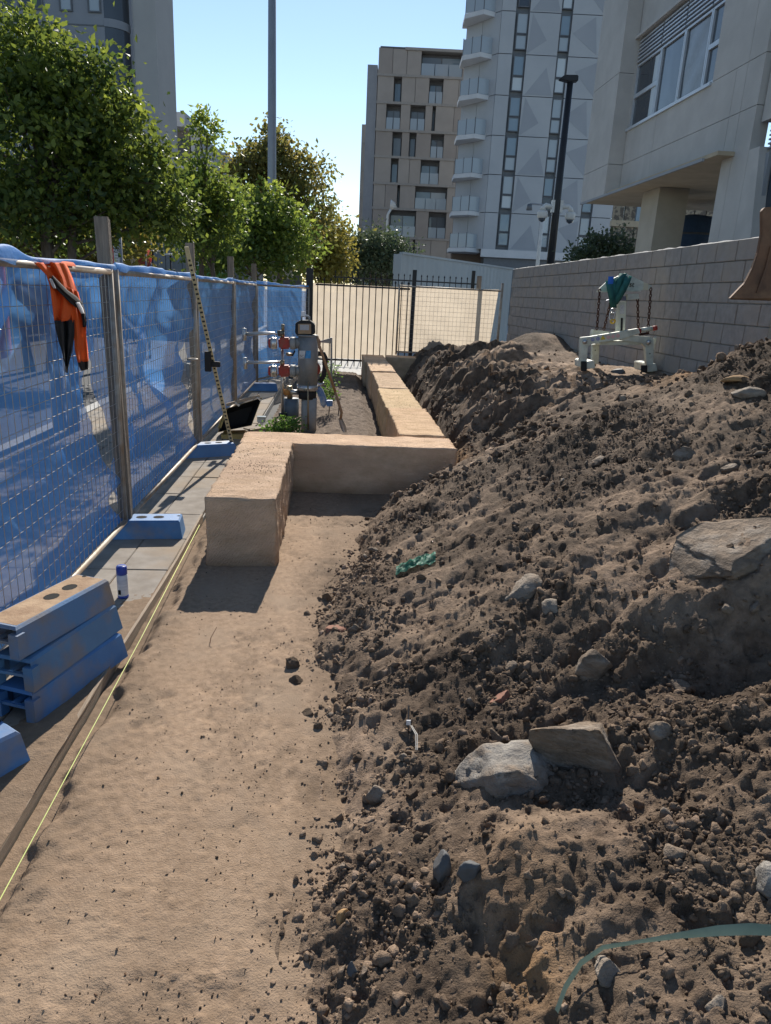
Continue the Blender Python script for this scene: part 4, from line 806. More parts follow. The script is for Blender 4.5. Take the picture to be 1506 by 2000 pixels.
# medium stones one could count but not tell apart
mid = [lump(3, 300+k, .3, 7, (1, .85, .75)) for k in range(6)]; mm = []
for k, (v, f) in enumerate(mid):
    o = raw('stone', v, f, (m_rockb, m_soil, m_rockb, m_soil, m_soil, m_rockb)[k], smooth=True, tint=np.ones(len(v))*.9); mm.append(o.data); bpy.data.objects.remove(o)
xy = sample(150, 1.4, 7.0, dens)
for x, y in xy:
    s = .014*(3.0)**(rg.uniform()**1.6)*(1+.12*y); o = bpy.data.objects.new('stone', mm[rg.integers(0, 6)]); COL.objects.link(o)
    o.location = (x, y, max(float(mound(np.array([x]), np.array([y]))[0]), 0)+s*.2); o.scale = (s, s*rg.uniform(.7, 1), s*rg.uniform(.6, .9)); o.rotation_euler = tuple(rg.uniform(0, 6.28, 3))
    tag(o, 'loose fist sized stone or clod lying on the soil heap', 'stone', 'loose stones on the soil heap')
# scraps
gp = hit(812, 1105); u, v = np.meshgrid(np.linspace(-.5, .5, 26), np.linspace(-.5, .5, 12)); gx = gp[0]+.26*u+.02*v; gy = gp[1]+.06*u+.16*v; gz = np.maximum(mound(gx, gy, False), 0)+.03+.04*fbm(u*5, v*5, 3, 9)+.006*np.sin(u*30)-.03*np.abs(v)*2
m_net = cloth_mat('green_netting', (.03, .22, .14), .25, .3); tag(MB().grid(np.stack([gx, gy, gz], -1)).build('plastic_netting', m_net), 'scrap of green plastic netting half buried at the foot of the slope', 'netting')
pts = [hit(1084, 1995), hit(1100, 1955), hit(1130, 1908), hit(1175, 1870), hit(1250, 1850), hit(1330, 1836), hit(1400, 1834), hit(1460, 1840), hit(1530, 1848)]
m_strip = M('green_strip', (.27, .34, .24), (.21, .27, .19), scale=12, rough=.5, trans=.25)
wv = [.005, .005, .005, .004, .0035, .007, .011, .012, .010]; L_ = []; R_ = []
for k, p in enumerate(pts):
    d = pts[min(k+1, 8)]-pts[max(k-1, 0)]; d = d/np.linalg.norm(d); n_ = np.cross(d, (0, -.5, .85)); n_ /= np.linalg.norm(n_); up = np.array([0, 0, .03+.015*math.sin(k)]); L_.append(p+up+n_*wv[k]); R_.append(p+up*1.15-n_*wv[k])
tag(MB().grid([L_, [(a+b)/2+np.array([0, 0, .001]) for a, b in zip(L_, R_)], R_]).build('green_strip', m_strip, None, True), 'long pale green strip lying across the soil at the bottom right', 'strip')
q0, q1, q2 = hit(797, 1398), hit(797, 1425), hit(812, 1470)
ct = empty('cable_offcut', q1, 'small white tag with thin wires sticking out of the soil', 'cable')
MB().tube([q0+np.array([0, 0, .05]), q1+np.array([0, 0, .02])], .004, 6).build('stem', m_rubber, ct); MB().obox(q1+np.array([0, 0, .035]), (.018, .006, .022), ((1, 0, 0), (0, 1, 0), (0, 0, 1))).build('tag', M('white_plastic', (.7, .7, .7)), ct)
MB().tube([q1+np.array([.01, 0, .02]), (q1+q2)/2+np.array([.015, 0, .03]), q2+np.array([0, 0, .012])], .002, 5).tube([q1+np.array([.015, 0, .02]), (q1+q2)/2+np.array([.022, 0, .03]), q2+np.array([.006, 0, .012])], .002, 5).build('wire', M('bare_wire', (.5, .47, .42)), ct)
t0 = atz(410, 1256); tag(MB().tube([t0, t0+np.array([.005, .01, .03]), t0+np.array([.03, .06, .07])], [.0025, .002, .0015], 5).build('twig', m_brick), 'short reddish twig standing on the brown path', 'twig')
# ================================================================ ORANGE WORK SHIRT
m_or = M('orange_cloth', (.85, .13, .02), (.72, .10, .015), scale=6, rough=.85, bump=.002, bscale=60, trans=.12); m_bk = M('black_fabric', (.018, .017, .018), (.012, .012, .013), rough=.9)
sr = empty('orange_shirt', (FX, 4.4, 1.38), 'orange and black work shirt hung over the fence rail', 'shirt')
def sq(x, y, d=0.0): return atx(x*.2656, 400+y*.2656, FX+.028+d)
def drape(name, lefts, rights, mat, folds=.012, seed=0, d0=0.0, n=16):
    rows = []
    for (a, b_) in zip(lefts, rights):
        row = []
        for k in range(n):
            t = k/(n-1); x = a[0]+(b_[0]-a[0])*t; y = a[1]+(b_[1]-a[1])*t
            row.append(sq(x, y, d0+folds*(math.sin(t*9+seed+y*.004)*.6+.5+.5*math.sin(t*17+y*.01))))
        rows.append(row)
    R_ = []
    for i in range(len(rows)-1):
        for s_ in range(4):
            R_.append([rows[i][k]*(1-s_/4)+rows[i+1][k]*(s_/4) for k in range(n)])
    R_.append(rows[-1])
    o = MB().grid(R_).build(name, mat, sr, True); sm = o.modifiers.new('s', 'SOLIDIFY'); sm.thickness = .004; return o
drape('body', [(255, 425), (300, 470), (345, 520), (372, 600), (385, 700), (405, 860)], [(480, 425), (505, 470), (530, 530), (560, 610), (600, 725), (545, 850)], m_or, .02, 0)
drape('sleeve', [(480, 600), (510, 700), (535, 850), (545, 960), (548, 1060), (570, 1160)], [(575, 640), (605, 760), (632, 860), (630, 920), (645, 1050), (652, 1150)], m_or, .014, 2, .008, 10)
drape('chevron_band', [(375, 555), (400, 600), (460, 660), (520, 720), (585, 770)], [(390, 520), (440, 570), (500, 630), (560, 670), (610, 720)], m_bk, .006, 0, .030, 8)
drape('chevron_band', [(590, 740), (600, 800), (612, 860), (615, 900)], [(612, 735), (630, 790), (636, 850), (628, 895)], m_bk, .006, 0, .026, 6)
drape('reflective_tape', [(366, 545), (385, 590), (400, 615)], [(384, 545), (405, 590), (412, 615)], M('grey_tape', (.55, .55, .57)), .003, 0, .036, 4); drape('reflective_tape', [(560, 720), (580, 760), (600, 800)], [(585, 715), (610, 760), (622, 800)], M('grey_tape', (.55, .55, .57)), .003, 0, .038, 4)
drape('hem', [(405, 852), (425, 960), (455, 1080), (478, 1180), (484, 1232)], [(548, 848), (548, 960), (530, 1080), (505, 1180), (496, 1236)], m_bk, .02, 3)
drape('cuff', [(570, 1155), (582, 1190), (596, 1222)], [(652, 1145), (652, 1175), (650, 1208)], m_bk, .01, 1, .008, 8)
P = [[(FX+.03*math.cos(t), 4.12+.50*k/11, 1.985+.033*math.sin(t)) for k in range(12)] for t in np.linspace(0.2, math.pi, 8)]
MB().grid(P).build('fold', m_or, sr, True)
P = [[(FX-.30-.03*math.sin(j*.7)-.02*i/8, 4.06+.36*j/9+.06*(i/8)*(j-4.5)/9, 2.0-.48*i/8-.06*math.sin(math.pi*j/9)*(i == 8)) for j in range(10)] for i in range(9)]
MB().grid(P).build('far_half', m_or, sr, True)
# ================================================================ TREES AND PLANTS
m_bark = M('bark', (.16, .125, .095), (.09, .07, .055), scale=14, rough=.95, bump=.012, bscale=30, stretch=(3, 3, .7))
def leaf_mat(name, c1, c2, tr=.42, rough=.5):
    m = bpy.data.materials.new(name); m.use_nodes = True; t = m.node_tree; N = t.nodes; L = t.links; b = N['Principled BSDF']; b.inputs['Roughness'].default_value = rough; b.inputs['Specular IOR Level'].default_value = .5
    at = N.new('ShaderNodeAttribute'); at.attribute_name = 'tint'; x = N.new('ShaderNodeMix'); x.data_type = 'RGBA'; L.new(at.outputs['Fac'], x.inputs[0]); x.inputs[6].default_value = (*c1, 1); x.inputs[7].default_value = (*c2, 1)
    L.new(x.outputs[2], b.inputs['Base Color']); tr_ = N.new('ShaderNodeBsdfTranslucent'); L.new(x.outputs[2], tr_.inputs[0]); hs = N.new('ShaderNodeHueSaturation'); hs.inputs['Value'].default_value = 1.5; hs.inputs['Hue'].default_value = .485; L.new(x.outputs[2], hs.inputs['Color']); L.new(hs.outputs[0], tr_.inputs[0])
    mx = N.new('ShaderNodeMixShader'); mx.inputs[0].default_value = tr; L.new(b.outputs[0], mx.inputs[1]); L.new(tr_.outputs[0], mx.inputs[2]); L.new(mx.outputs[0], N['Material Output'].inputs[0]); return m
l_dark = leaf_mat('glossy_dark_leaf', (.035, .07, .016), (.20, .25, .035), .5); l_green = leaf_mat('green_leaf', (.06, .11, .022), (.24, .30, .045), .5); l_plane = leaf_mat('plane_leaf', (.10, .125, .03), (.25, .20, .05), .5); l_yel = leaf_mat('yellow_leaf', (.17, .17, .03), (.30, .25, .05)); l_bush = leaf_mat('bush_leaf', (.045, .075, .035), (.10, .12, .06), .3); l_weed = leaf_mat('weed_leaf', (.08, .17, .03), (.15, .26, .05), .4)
def tree(name, label, base, lobes, n, size, mat, trunk_r=.10, stems=1, cat='tree', group=None, seed=1, spread=.22, clump=38, leader=None):
    """lobes = [(centre, (rx, ry, rz), share)]; leaves sit in clumps through the crown's volume with gaps between"""
    rgt = np.random.default_rng(seed); base = np.array(base, float); r = empty(name, base, label, cat, group); C_ = []; tot = sum(l[2] for l in lobes); lc = []
    for c, rad, sh in lobes:
        k = max(3, int(n*sh/tot/clump)); d = rgt.normal(size=(k, 3)); d /= np.linalg.norm(d, axis=1)[:, None]; q = d*(rgt.uniform(.15, 1, k)**.45)[:, None]*np.array(rad)[None]+np.array(c)[None]
        q = q[q[:, 2] > base[2]+.3] if cat == 'tree' else q
        C_.append(q); lc.append((np.array(c), np.array(rad)))
    cc = np.concatenate(C_); k = len(cc); cs = rgt.uniform(.6, 1.35, k)*spread; m = n//k
    cen = np.repeat(cc, m, 0); N_ = len(cen); off = rgt.normal(size=(N_, 3))*np.repeat(cs, m)[:, None]*np.array([1, 1, .75]); pos = cen+off
    ax = rgt.normal(size=(N_, 3)); ax[:, 2] -= .25; ax += off/(np.linalg.norm(off, axis=1)[:, None]+1e-6)*.8; ax /= np.linalg.norm(ax, axis=1)[:, None]
    sd_ = np.cross(ax, rgt.normal(size=(N_, 3))); sd_ /= np.linalg.norm(sd_, axis=1)[:, None]; nn = np.cross(ax, sd_); s = size*rgt.uniform(.4, 1.35, N_); w_ = s*.30
    p0 = pos; p1 = pos+ax*(s*.5)[:, None]+sd_*w_[:, None]+nn*(s*.10)[:, None]; p2 = pos+ax*s[:, None]; p3 = pos+ax*(s*.5)[:, None]-sd_*w_[:, None]+nn*(s*.10)[:, None]
    V = np.stack([p0, p1, p2, p3], 1).reshape(-1, 3)-base; i = np.arange(N_)*4; F = np.concatenate([np.stack([i, i+1, i+2], 1), np.stack([i, i+2, i+3], 1)])
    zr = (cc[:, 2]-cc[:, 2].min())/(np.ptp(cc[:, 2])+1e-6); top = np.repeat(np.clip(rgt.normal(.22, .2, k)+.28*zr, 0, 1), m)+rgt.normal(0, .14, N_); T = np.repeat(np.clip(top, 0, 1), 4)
    raw('crown', V, F, mat, r, tint=T)
    tb_ = MB(); allc = np.mean([c for c, _ in lc], 0)
    for s_ in range(stems):
        a = base+np.array([rgt.uniform(-.25, .25)*(stems > 1), rgt.uniform(-.2, .2)*(stems > 1), 0]); tgt = lc[s_ % len(lc)][0] if stems > 1 else allc; mid_ = a*.45+tgt*.55+rgt.normal(size=3)*.12; mid_[2] = a[2]+(tgt[2]-a[2])*.6
        tb_.tube([a, a*.8+mid_*.2+np.array([0, 0, .1]), mid_, tgt], [trunk_r*1.15, trunk_r, trunk_r*.7, trunk_r*.25], 9)
        for j in rgt.choice(k, min(k, 16), replace=False):
            e = cc[j]; st = mid_+(tgt-mid_)*rgt.uniform(0, .8); tb_.tube([st, (st+e)/2+rgt.normal(size=3)*.08, e], [trunk_r*.32, trunk_r*.2, trunk_r*.07], 5, cap=False)
    tb_.build('trunk', m_bark, r, True)
    return r
def lobe(x, y, Y, rx, rz, share, ry=None):
    c = aty(x, y, Y); k = float((c-CAM)@FW)/FPX; return (c, (rx*k, (ry or (rx+rz)/2)*k, rz*k), share)
g0 = aty(90, 600, 9.6); g0[2] = -.14
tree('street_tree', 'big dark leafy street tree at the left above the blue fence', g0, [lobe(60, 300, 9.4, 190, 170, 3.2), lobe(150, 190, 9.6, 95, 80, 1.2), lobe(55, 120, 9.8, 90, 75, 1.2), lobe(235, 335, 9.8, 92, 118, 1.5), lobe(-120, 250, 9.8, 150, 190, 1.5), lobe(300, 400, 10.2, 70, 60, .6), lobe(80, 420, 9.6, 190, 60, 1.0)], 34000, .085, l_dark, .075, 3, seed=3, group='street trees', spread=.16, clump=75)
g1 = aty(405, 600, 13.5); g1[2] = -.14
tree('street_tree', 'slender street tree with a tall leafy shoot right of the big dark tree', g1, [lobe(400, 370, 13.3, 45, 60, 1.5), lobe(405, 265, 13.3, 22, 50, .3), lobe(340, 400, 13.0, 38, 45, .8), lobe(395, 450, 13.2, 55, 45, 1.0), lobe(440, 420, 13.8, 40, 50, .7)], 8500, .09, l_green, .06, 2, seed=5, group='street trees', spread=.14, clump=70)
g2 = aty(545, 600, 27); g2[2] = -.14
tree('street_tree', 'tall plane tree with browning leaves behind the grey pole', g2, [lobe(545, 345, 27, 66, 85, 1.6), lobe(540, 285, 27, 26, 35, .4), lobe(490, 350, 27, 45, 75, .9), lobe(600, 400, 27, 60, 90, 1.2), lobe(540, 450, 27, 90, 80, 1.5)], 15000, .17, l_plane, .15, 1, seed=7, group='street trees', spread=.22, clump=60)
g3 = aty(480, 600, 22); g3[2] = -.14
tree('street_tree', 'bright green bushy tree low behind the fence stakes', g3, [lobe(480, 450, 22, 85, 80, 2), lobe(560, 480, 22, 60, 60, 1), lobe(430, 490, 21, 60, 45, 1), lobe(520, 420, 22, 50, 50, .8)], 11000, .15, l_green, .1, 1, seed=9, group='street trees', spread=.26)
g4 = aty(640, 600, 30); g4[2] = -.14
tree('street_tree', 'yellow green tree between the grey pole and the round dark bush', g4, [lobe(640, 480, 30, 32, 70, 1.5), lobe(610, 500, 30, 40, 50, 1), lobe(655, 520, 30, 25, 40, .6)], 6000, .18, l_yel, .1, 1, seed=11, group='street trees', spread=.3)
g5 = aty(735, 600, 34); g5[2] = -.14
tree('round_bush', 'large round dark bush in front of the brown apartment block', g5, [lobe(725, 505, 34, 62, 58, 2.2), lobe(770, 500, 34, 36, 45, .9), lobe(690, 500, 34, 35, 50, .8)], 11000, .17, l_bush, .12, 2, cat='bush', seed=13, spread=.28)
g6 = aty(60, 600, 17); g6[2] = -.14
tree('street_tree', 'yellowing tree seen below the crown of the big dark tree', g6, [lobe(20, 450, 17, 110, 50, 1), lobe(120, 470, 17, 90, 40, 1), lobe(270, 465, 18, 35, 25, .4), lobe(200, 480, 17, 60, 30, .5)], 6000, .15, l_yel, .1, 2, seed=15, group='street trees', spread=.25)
gb = aty(1165, 500, 25); gb[2] = 1.5
tree('shrub', 'dark shrub behind the grey block wall beside the concrete column', gb, [lobe(1165, 490, 25, 45, 32, 1), lobe(1200, 480, 25, 25, 40, .6), lobe(1135, 503, 25, 20, 14, .3)], 3500, .13, l_bush, .05, 2, cat='shrub', seed=17, spread=.16)
gc_ = aty(1310, 480, 24); gc_[2] = 1.5
tree('shrub', 'dark shrub seen under the concrete soffit', gc_, [lobe(1300, 470, 24, 30, 28, 1)], 1500, .13, l_bush, .05, 1, cat='shrub', seed=19, spread=.16)
for k, (x, y, Y, w_, h_, nme) in enumerate(((556, 838, 9.3, 32, 16, 'low bright green weed clump at the foot of the standpipe'), (640, 770, 11.2, 14, 28, 'tall green weed behind the shovel'), (648, 735, 13.5, 12, 22, 'small green weed near the picket fence'))):
    bz = aty(x, y, Y); tree('weed', nme, (bz[0], bz[1], .05), [lobe(x, y-h_*.4, Y, w_, h_, 1)], (900, 350, 200)[k], .05, l_weed, .008, 2, cat='weed', seed=40+k, spread=.05, clump=20)
# ================================================================ BUILDINGS
class Frame:
    """a vertical facade plane: u along it, z up, d outwards"""
    def __init__(s, O, ang):
        s.O = np.array([O[0], O[1], 0.]); s.R = np.array([math.cos(ang), math.sin(ang), 0]); s.N = np.array([s.R[1], -s.R[0], 0]); s.rz = ang
    def uv(s, x, y):
        d = ray(x, y); t = ((s.O-CAM)@s.N)/(d@s.N); P = CAM+t*d; return float((P-s.O)@s.R), float(P[2])
    def pt(s, u, v, d=0.0): return s.O+s.R*u+s.N*d+np.array([0, 0, v])
    def box(s, b, u0, u1, v0, v1, d0, d1):
        P = [s.pt(u, v, d) for v in (v0, v1) for (u, d) in ((u0, d0), (u1, d0), (u1, d1), (u0, d1))]
        return b.add(P, [(0, 3, 2, 1), (4, 5, 6, 7), (0, 1, 5, 4), (1, 2, 6, 5), (2, 3, 7, 6), (3, 0, 4, 7)])
    def bx(s, name, par, mat, u0, u1, v0, v1, d0, d1): return s.box(MB(), u0, u1, v0, v1, d0, d1).build(name, mat, par)
g_sky = glass_mat('sky_glass', (.20, .27, .33)); g_dark = glass_mat('dark_glass', (.05, .06, .075)); g_blind = glass_mat('blind_glass', (.50, .55, .58), .25); g_rail = glass_mat('balustrade_glass', (.34, .39, .43), .15); g_warm = glass_mat('warm_blind', (.50, .46, .36), .3)
g_mid = glass_mat('grey_glass', (.17, .19, .21)); m_frame = M('dark_frame', (.12, .13, .145), rough=.5)
def window(F, par, u0, u1, v0, v1, glass, d=0.0, fr=.07, split=None, vsplit=None):
    b = MB(); t = .06
    F.box(b, u0, u0+fr, v0, v1, d, d+t); F.box(b, u1-fr, u1, v0, v1, d, d+t); F.box(b, u0+fr, u1-fr, v0, v0+fr, d, d+t); F.box(b, u0+fr, u1-fr, v1-fr, v1, d, d+t)
    us = [u0+fr, u1-fr]
    if split: F.box(b, split-fr/2, split+fr/2, v0+fr, v1-fr, d, d+t); us = [u0+fr, split-fr/2, split+fr/2, u1-fr]
    w_ = b.build('window', m_frame, par)
    for k in range(0, len(us), 2): F.bx('pane', w_, glass if not isinstance(glass, list) else glass[(k//2) % len(glass)], us[k], us[k+1], v0+fr, v1-fr, d+.005, d+.02)
    return w_
rb = random.Random(3)
# ---- grey panel tower with corner balconies (right of centre)
FA = Frame(aty(1000, 493, 58), YAW); m_pan = M('grey_facade_panel', (.42, .44, .46), (.37, .39, .415), scale=.35, rough=.75); m_tri = M('darker_facade_panel', (.33, .35, .38), (.30, .32, .35), scale=.5, rough=.75); m_band = M('white_render', (.60, .61, .62), (.54, .55, .56), scale=1, rough=.8); m_dkclad = M('dark_cladding', (.15, .16, .175), (.13, .14, .15), rough=.6)  # panel greys lightened so the base colour holds the veil of glare
tw = empty('apartment_tower', FA.pt(4, 0), 'tall grey panelled apartment tower with corner balconies', 'building')
vb = FA.uv(1010, 490)[1]; FHt = 2.66
def U(x, y): return FA.uv(x, y)[0]
c1, c2, c3_ = (U(994, 226), U(1015.5, 226)), (U(1096.8, 36), U(1117, 36)), (U(1183.7, 14), U(1205, 14)); uL = U(966, 200); uR = c3_[1]+1.6; NF = 13
FA.bx('core_wall', tw, m_dkclad, uL+.3, uR, -0.2, vb+NF*FHt, -14, -.32)
FA.bx('base_wall', tw, m_dkclad, uL+.2, uR, 0, vb-.55, -.31, -.25); FA.bx('base_band', tw, m_band, uL-.1, uR+.1, vb-.55, vb+.02, -.3, .12)
cells = [(uL, c1[0]-.15), (c1[1]+.05, c2[0]-.05), (c2[1]+.05, c3_[0]-.05), (c3_[1]+.05, uR)]
for f in range(NF):
    z0 = vb+.03+f*FHt; z1 = z0+FHt-.05
    for k, (a, b_) in enumerate(cells):
        pn = FA.bx('wall_panel', tw, m_pan, a, b_, z0, z1, -.3, 0)
        if k in (1, 2):
            w_ = b_-a
            T = [[(.02, .02), (.62, .35), (.10, .98)], [(.06, .03), (.97, .03), (.70, .72)]][(f+k) % 2] if k == 1 else [[(.95, .05), (.95, .9), (.25, .65)], [(.05, .55), (.75, .97), (.9, .05)]][(f+k) % 2]
            MB().prism([FA.pt(a+w_*p[0], z0+(z1-z0)*p[1], .012) for p in T], FA.N*(-.01)).build('triangle_relief', m_tri, pn)
    for k, c in enumerate((c1, c2, c3_)):
        zs = z0+.30; zm = zs+(z1-zs)*.42; g = [g_blind, g_sky, g_blind, g_sky, g_rail][rb.randrange(5)]; g2 = [g_blind, g_sky, g_dark, g_rail][rb.randrange(4)]
        window(FA, tw, c[0], c[1], zs, zm, g2, -.2); window(FA, tw, c[0], c[1], zm+.03, z1+.02, g, -.2)
# side facet running back to the balconies
FS = Frame(FA.pt(uL, 0), YAW-math.radians(52)); 
for f in range(NF): FS.bx('wall_panel', tw, m_pan, -3.6, -1.9, vb+.03+f*FHt, vb+(f+1)*FHt-.02, -.25, 0); FS.bx('wall_panel', tw, m_pan, -1.86, -.06, vb+.03+f*FHt, vb+(f+1)*FHt-.02, -.25, 0)
ub0, ub1 = U(890, 320), U(950, 320)
for f in range(NF):
    z = vb+f*FHt+.05
    def bp(u, d): return FA.pt(u, z-.28, d)
    sl_b = MB().prism([bp(ub0, -3.2), bp(ub0, -1.2), bp((ub0+ub1)/2+.1, -.1), bp(ub1+.1, -.7), bp(ub1+.1, -3.2)], (0, 0, .30)).build('balcony', m_band, tw)
    e = [FA.pt(ub0+.05, 0, -1.2), FA.pt((ub0+ub1)/2+.1, 0, -.18), FA.pt(ub1+.05, 0, -.72)]
    def gp_(a, b_, k): return MB().bar(a+np.array([0, 0, z+.55]), b_+np.array([0, 0, z+.55]), .03, 1.0, up=(0, 0, 1)).build('balustrade_pane', g_rail, sl_b)
    m1 = (e[0]+e[1])/2; gp_(e[0], m1*.97+e[0]*.03, 0); gp_(m1*.97+e[1]*.03, e[1]*.97+m1*.03, 1); gp_(e[1]*.97+e[2]*.03, e[2], 2)
    for p in (e[0], m1, e[1], e[2]): MB().box(p[0]-.03, p[0]+.03, p[1]-.03, p[1]+.03, z, z+1.12).build('balustrade_post', m_frame, sl_b)
    if f > 6: FA.bx('screen', sl_b, M('perforated_screen', (.22, .17, .13), (.4, .4, .4), scale=9, p=(.45, .5)), ub0+.05, ub0+.95, z+.02, z+FHt-.35, -3.1, -3.0)
FA.bx('recess_wall', tw, M('timber_screen', (.20, .15, .115), (.165, .125, .10), scale=2, rough=.8), ub0+.4, ub1+.6, -.2, vb+4*FHt, -4.4, -3.3)
# ---- brown screened apartment block (centre)
FB = Frame(aty(800, 500, 80), YAW); m_brown = M('timber_screens', (.45, .40, .355), (.40, .355, .315), scale=.6, rough=.85); m_brown2 = M('timber_screens_dark', (.40, .35, .31), (.36, .315, .28), scale=.6, rough=.85); m_slab = M('slab_edge', (.42, .385, .35), (.36, .33, .30), rough=.85); m_grey = M('grey_render', (.33, .34, .36), (.29, .30, .32), scale=1, rough=.85)  # screen and slab tones paled; the hazy veil is put into the colour
bb = empty('apartment_block', FB.pt(0, 0), 'apartment block clad in brown screens behind the round bush', 'building')
def UB(x, y): return FB.uv(x, y)[0]
uL2 = UB(735, 200); uR2 = UB(925, 200); vtop = FB.uv(850, 95)[1]; fl8 = [FB.uv(740, y)[1] for y in (145, 199, 253, 305, 357, 406, 462)]
FB.bx('core_wall', bb, M('dark_recess', (.20, .20, .205), rough=.8), uL2+.1, uR2, -.2, vtop-.3, -16, -1.0)
FB.bx('side_wall', bb, m_grey, uL2-1.0, uL2, -.2, vtop-1.6, -15.5, -.2)
FB.bx('roof_slab', bb, m_slab, UB(792, 90), uR2, vtop-.25, vtop, -15, .1); FB.bx('roof_pergola', bb, m_frame, uL2+.2, UB(792, 90), vtop-.15, vtop, -6, 0)
lev = [vtop]+fl8+[0.0]
wins = {0: [(823, 904)], 1: [(769, 784), (838, 865)], 2: [(801, 830), (844, 850), (754, 782)], 3: [(766, 784), (799, 812), (841, 866)], 4: [(763, 777), (821, 857)], 5: [(810, 872), (775, 780)], 6: [(760, 811), (836, 870)], 7: [(805, 809)]}
for f in range(8):
    z1, z0 = lev[f], lev[f+1]; ym = 95+f*54
    if f > 0: FB.bx('slab_edge', bb, m_slab, uL2, uR2, z1-.12, z1+.10, -1.1, .06)
    ws = sorted((UB(a, ym+30), UB(b_, ym+30)) for a, b_ in wins[f]); cur = uL2+.05
    for (a, b_) in ws+[(uR2, uR2)]:
        k = max(1, int(round((a-cur)/1.5))); st = (a-cur)/k
        for j in range(k):
            if st > .15: FB.bx('screen_panel', bb, m_brown if (j+f) % 3 else m_brown2, cur+j*st+.02, cur+(j+1)*st-.02, z0+.1, z1-.12, -.12, -.02-.03*((j+f) % 2))
        if b_ > a:
            wd = b_-a
            window(FB, bb, a+.05, b_-.05, z0+.15, z1-.5, [g_mid, g_sky, g_mid][f % 3] if wd < 2 else [g_sky, g_blind] if f % 2 else [g_mid, g_sky], -.85, split=(a+b_)/2 if wd > 1.2 else None)
            if wd > 1:
                n_ = max(2, int(wd/1.1))
                for j in range(n_): FB.bx('balustrade_pane', bb, g_rail, a+.04+wd*j/n_, a+wd*(j+1)/n_-.04, z0+.12, z0+1.15, -.06, -.03)
        cur = b_
F3 = Frame(aty(715, 500, 97), YAW); b3 = empty('apartment_block', F3.pt(0, 0), 'narrow strip of a farther building left of the brown block', 'building')
F3.bx('wall', b3, m_brown, F3.uv(705, 300)[0], F3.uv(740, 300)[0], -.2, F3.uv(715, 243)[1], -8, 0)
for k in range(6): F3.bx('slab_edge', b3, m_slab, F3.uv(706, 300)[0], F3.uv(740, 300)[0], 4+k*3.1, 4.2+k*3.1, 0, .08)
# ---- corrugated shed wall
a_, b_ = aty(785, 500, 26), aty(1002, 524, 34); ln = math.hypot(b_[0]-a_[0], b_[1]-a_[1]); FC = Frame(a_, math.atan2(b_[1]-a_[1], b_[0]-a_[0]))
sd_ = empty('corrugated_shed', FC.pt(0, 0), 'pale corrugated metal shed wall in front of the apartment tower', 'shed'); m_corr = M('corrugated_metal', (.42, .45, .47), (.37, .40, .42), scale=1, rough=.5, metal=.2); b = MB(); zt = (a_[2]+b_[2])/2
us = np.arange(0, ln, .09); P = [[FC.pt(u, zz, .02*((i % 4) in (1, 2))) for i, u in enumerate(us)] for zz in (0, zt)]; b.grid(P).build('cladding', m_corr, sd_); FC.bx('capping', sd_, m_corr, 0, ln, zt, zt+.07, -.1, .06); FC.bx('end_wall', sd_, m_corr, -.06, -.0, 0, zt, -.3, .02); FC.bx('roof', sd_, m_corr, 0, ln, zt-.05, zt-.01, -.3, -.1)
# ---- pale concrete building on the right, its face parallel to the site wall
XR = 8.0; FR = Frame((XR, 0, 0), math.pi/2)       # u = -? measured along +Y
m_pc = M('precast_concrete', (.52, .495, .465), (.46, .435, .41), scale=1.6, rough=.85, bump=.001, c3=(.43, .41, .385), s3=.7); m_soff = M('warm_lit_soffit', (.50, .41, .29), (.42, .34, .24), scale=2, rough=.9)  # soffit beige carries the yellowish reflected light in its colour
rbld = empty('concrete_building', (XR, 16, 1.5), 'pale precast concrete building on the right with a long window', 'building')
def R(x, y): p = atx(x, y, XR); return p[1], p[2]
def rbx(name, mat, y0, y1, z0, z1, x0=0.0, x1=.3, par=None): return MB().box(XR+x0, XR+x1, min(y0, y1), max(y0, y1), z0, z1).build(name, mat, par or rbld)
yA = R(1208, 381)[0]; zS = R(1208, 381)[1]; zJ = R(1214, 323)[1]; zSi = R(1225, 254)[1]; zHd = R(1245, 125)[1]; zLv = zHd+.62; yW0 = R(1232, 200)[0]; yW1 = R(1400, 100)[0]; yLeg0 = R(1380, 400)[0]; yLeg1 = R(1412, 300)[0]; yN = R(1462, 300)[0]
yFar = yA+2.1; zT = zLv+6.5; G_ = .012
# far projecting bay
for (z0, z1) in ((zS, zJ), (zJ+G_, zSi+1.4), (zSi+1.4+G_, zT)): rbx('wall_panel', m_pc, yA+.02, yFar, z0, z1, -.42, .2)
# main face panels round the window
cuts = [yN-.0, R(1440, 250)[0], yLeg1, (yW0+yW1)/2+.4, yA]
for i in range(len(cuts)-1):
    a, b2_ = cuts[i]+G_/2, cuts[i+1]-G_/2
    rbx('wall_panel', m_pc, a, b2_, zS if b2_ > yLeg1 else 1.2, zJ); rbx('wall_panel', m_pc, a, b2_, zJ+G_, zSi)
for i in range(3): rbx('wall_panel', m_pc, [yW0+.02, yN, R(1440, 250)[0]][i], [yA, R(1440, 250)[0]-G_, yW1-.03][i], zSi+G_*(i > 0), zT)
rbx('wall_panel', m_pc, yW1-.03, yW0+.02, zLv+.08, zT)
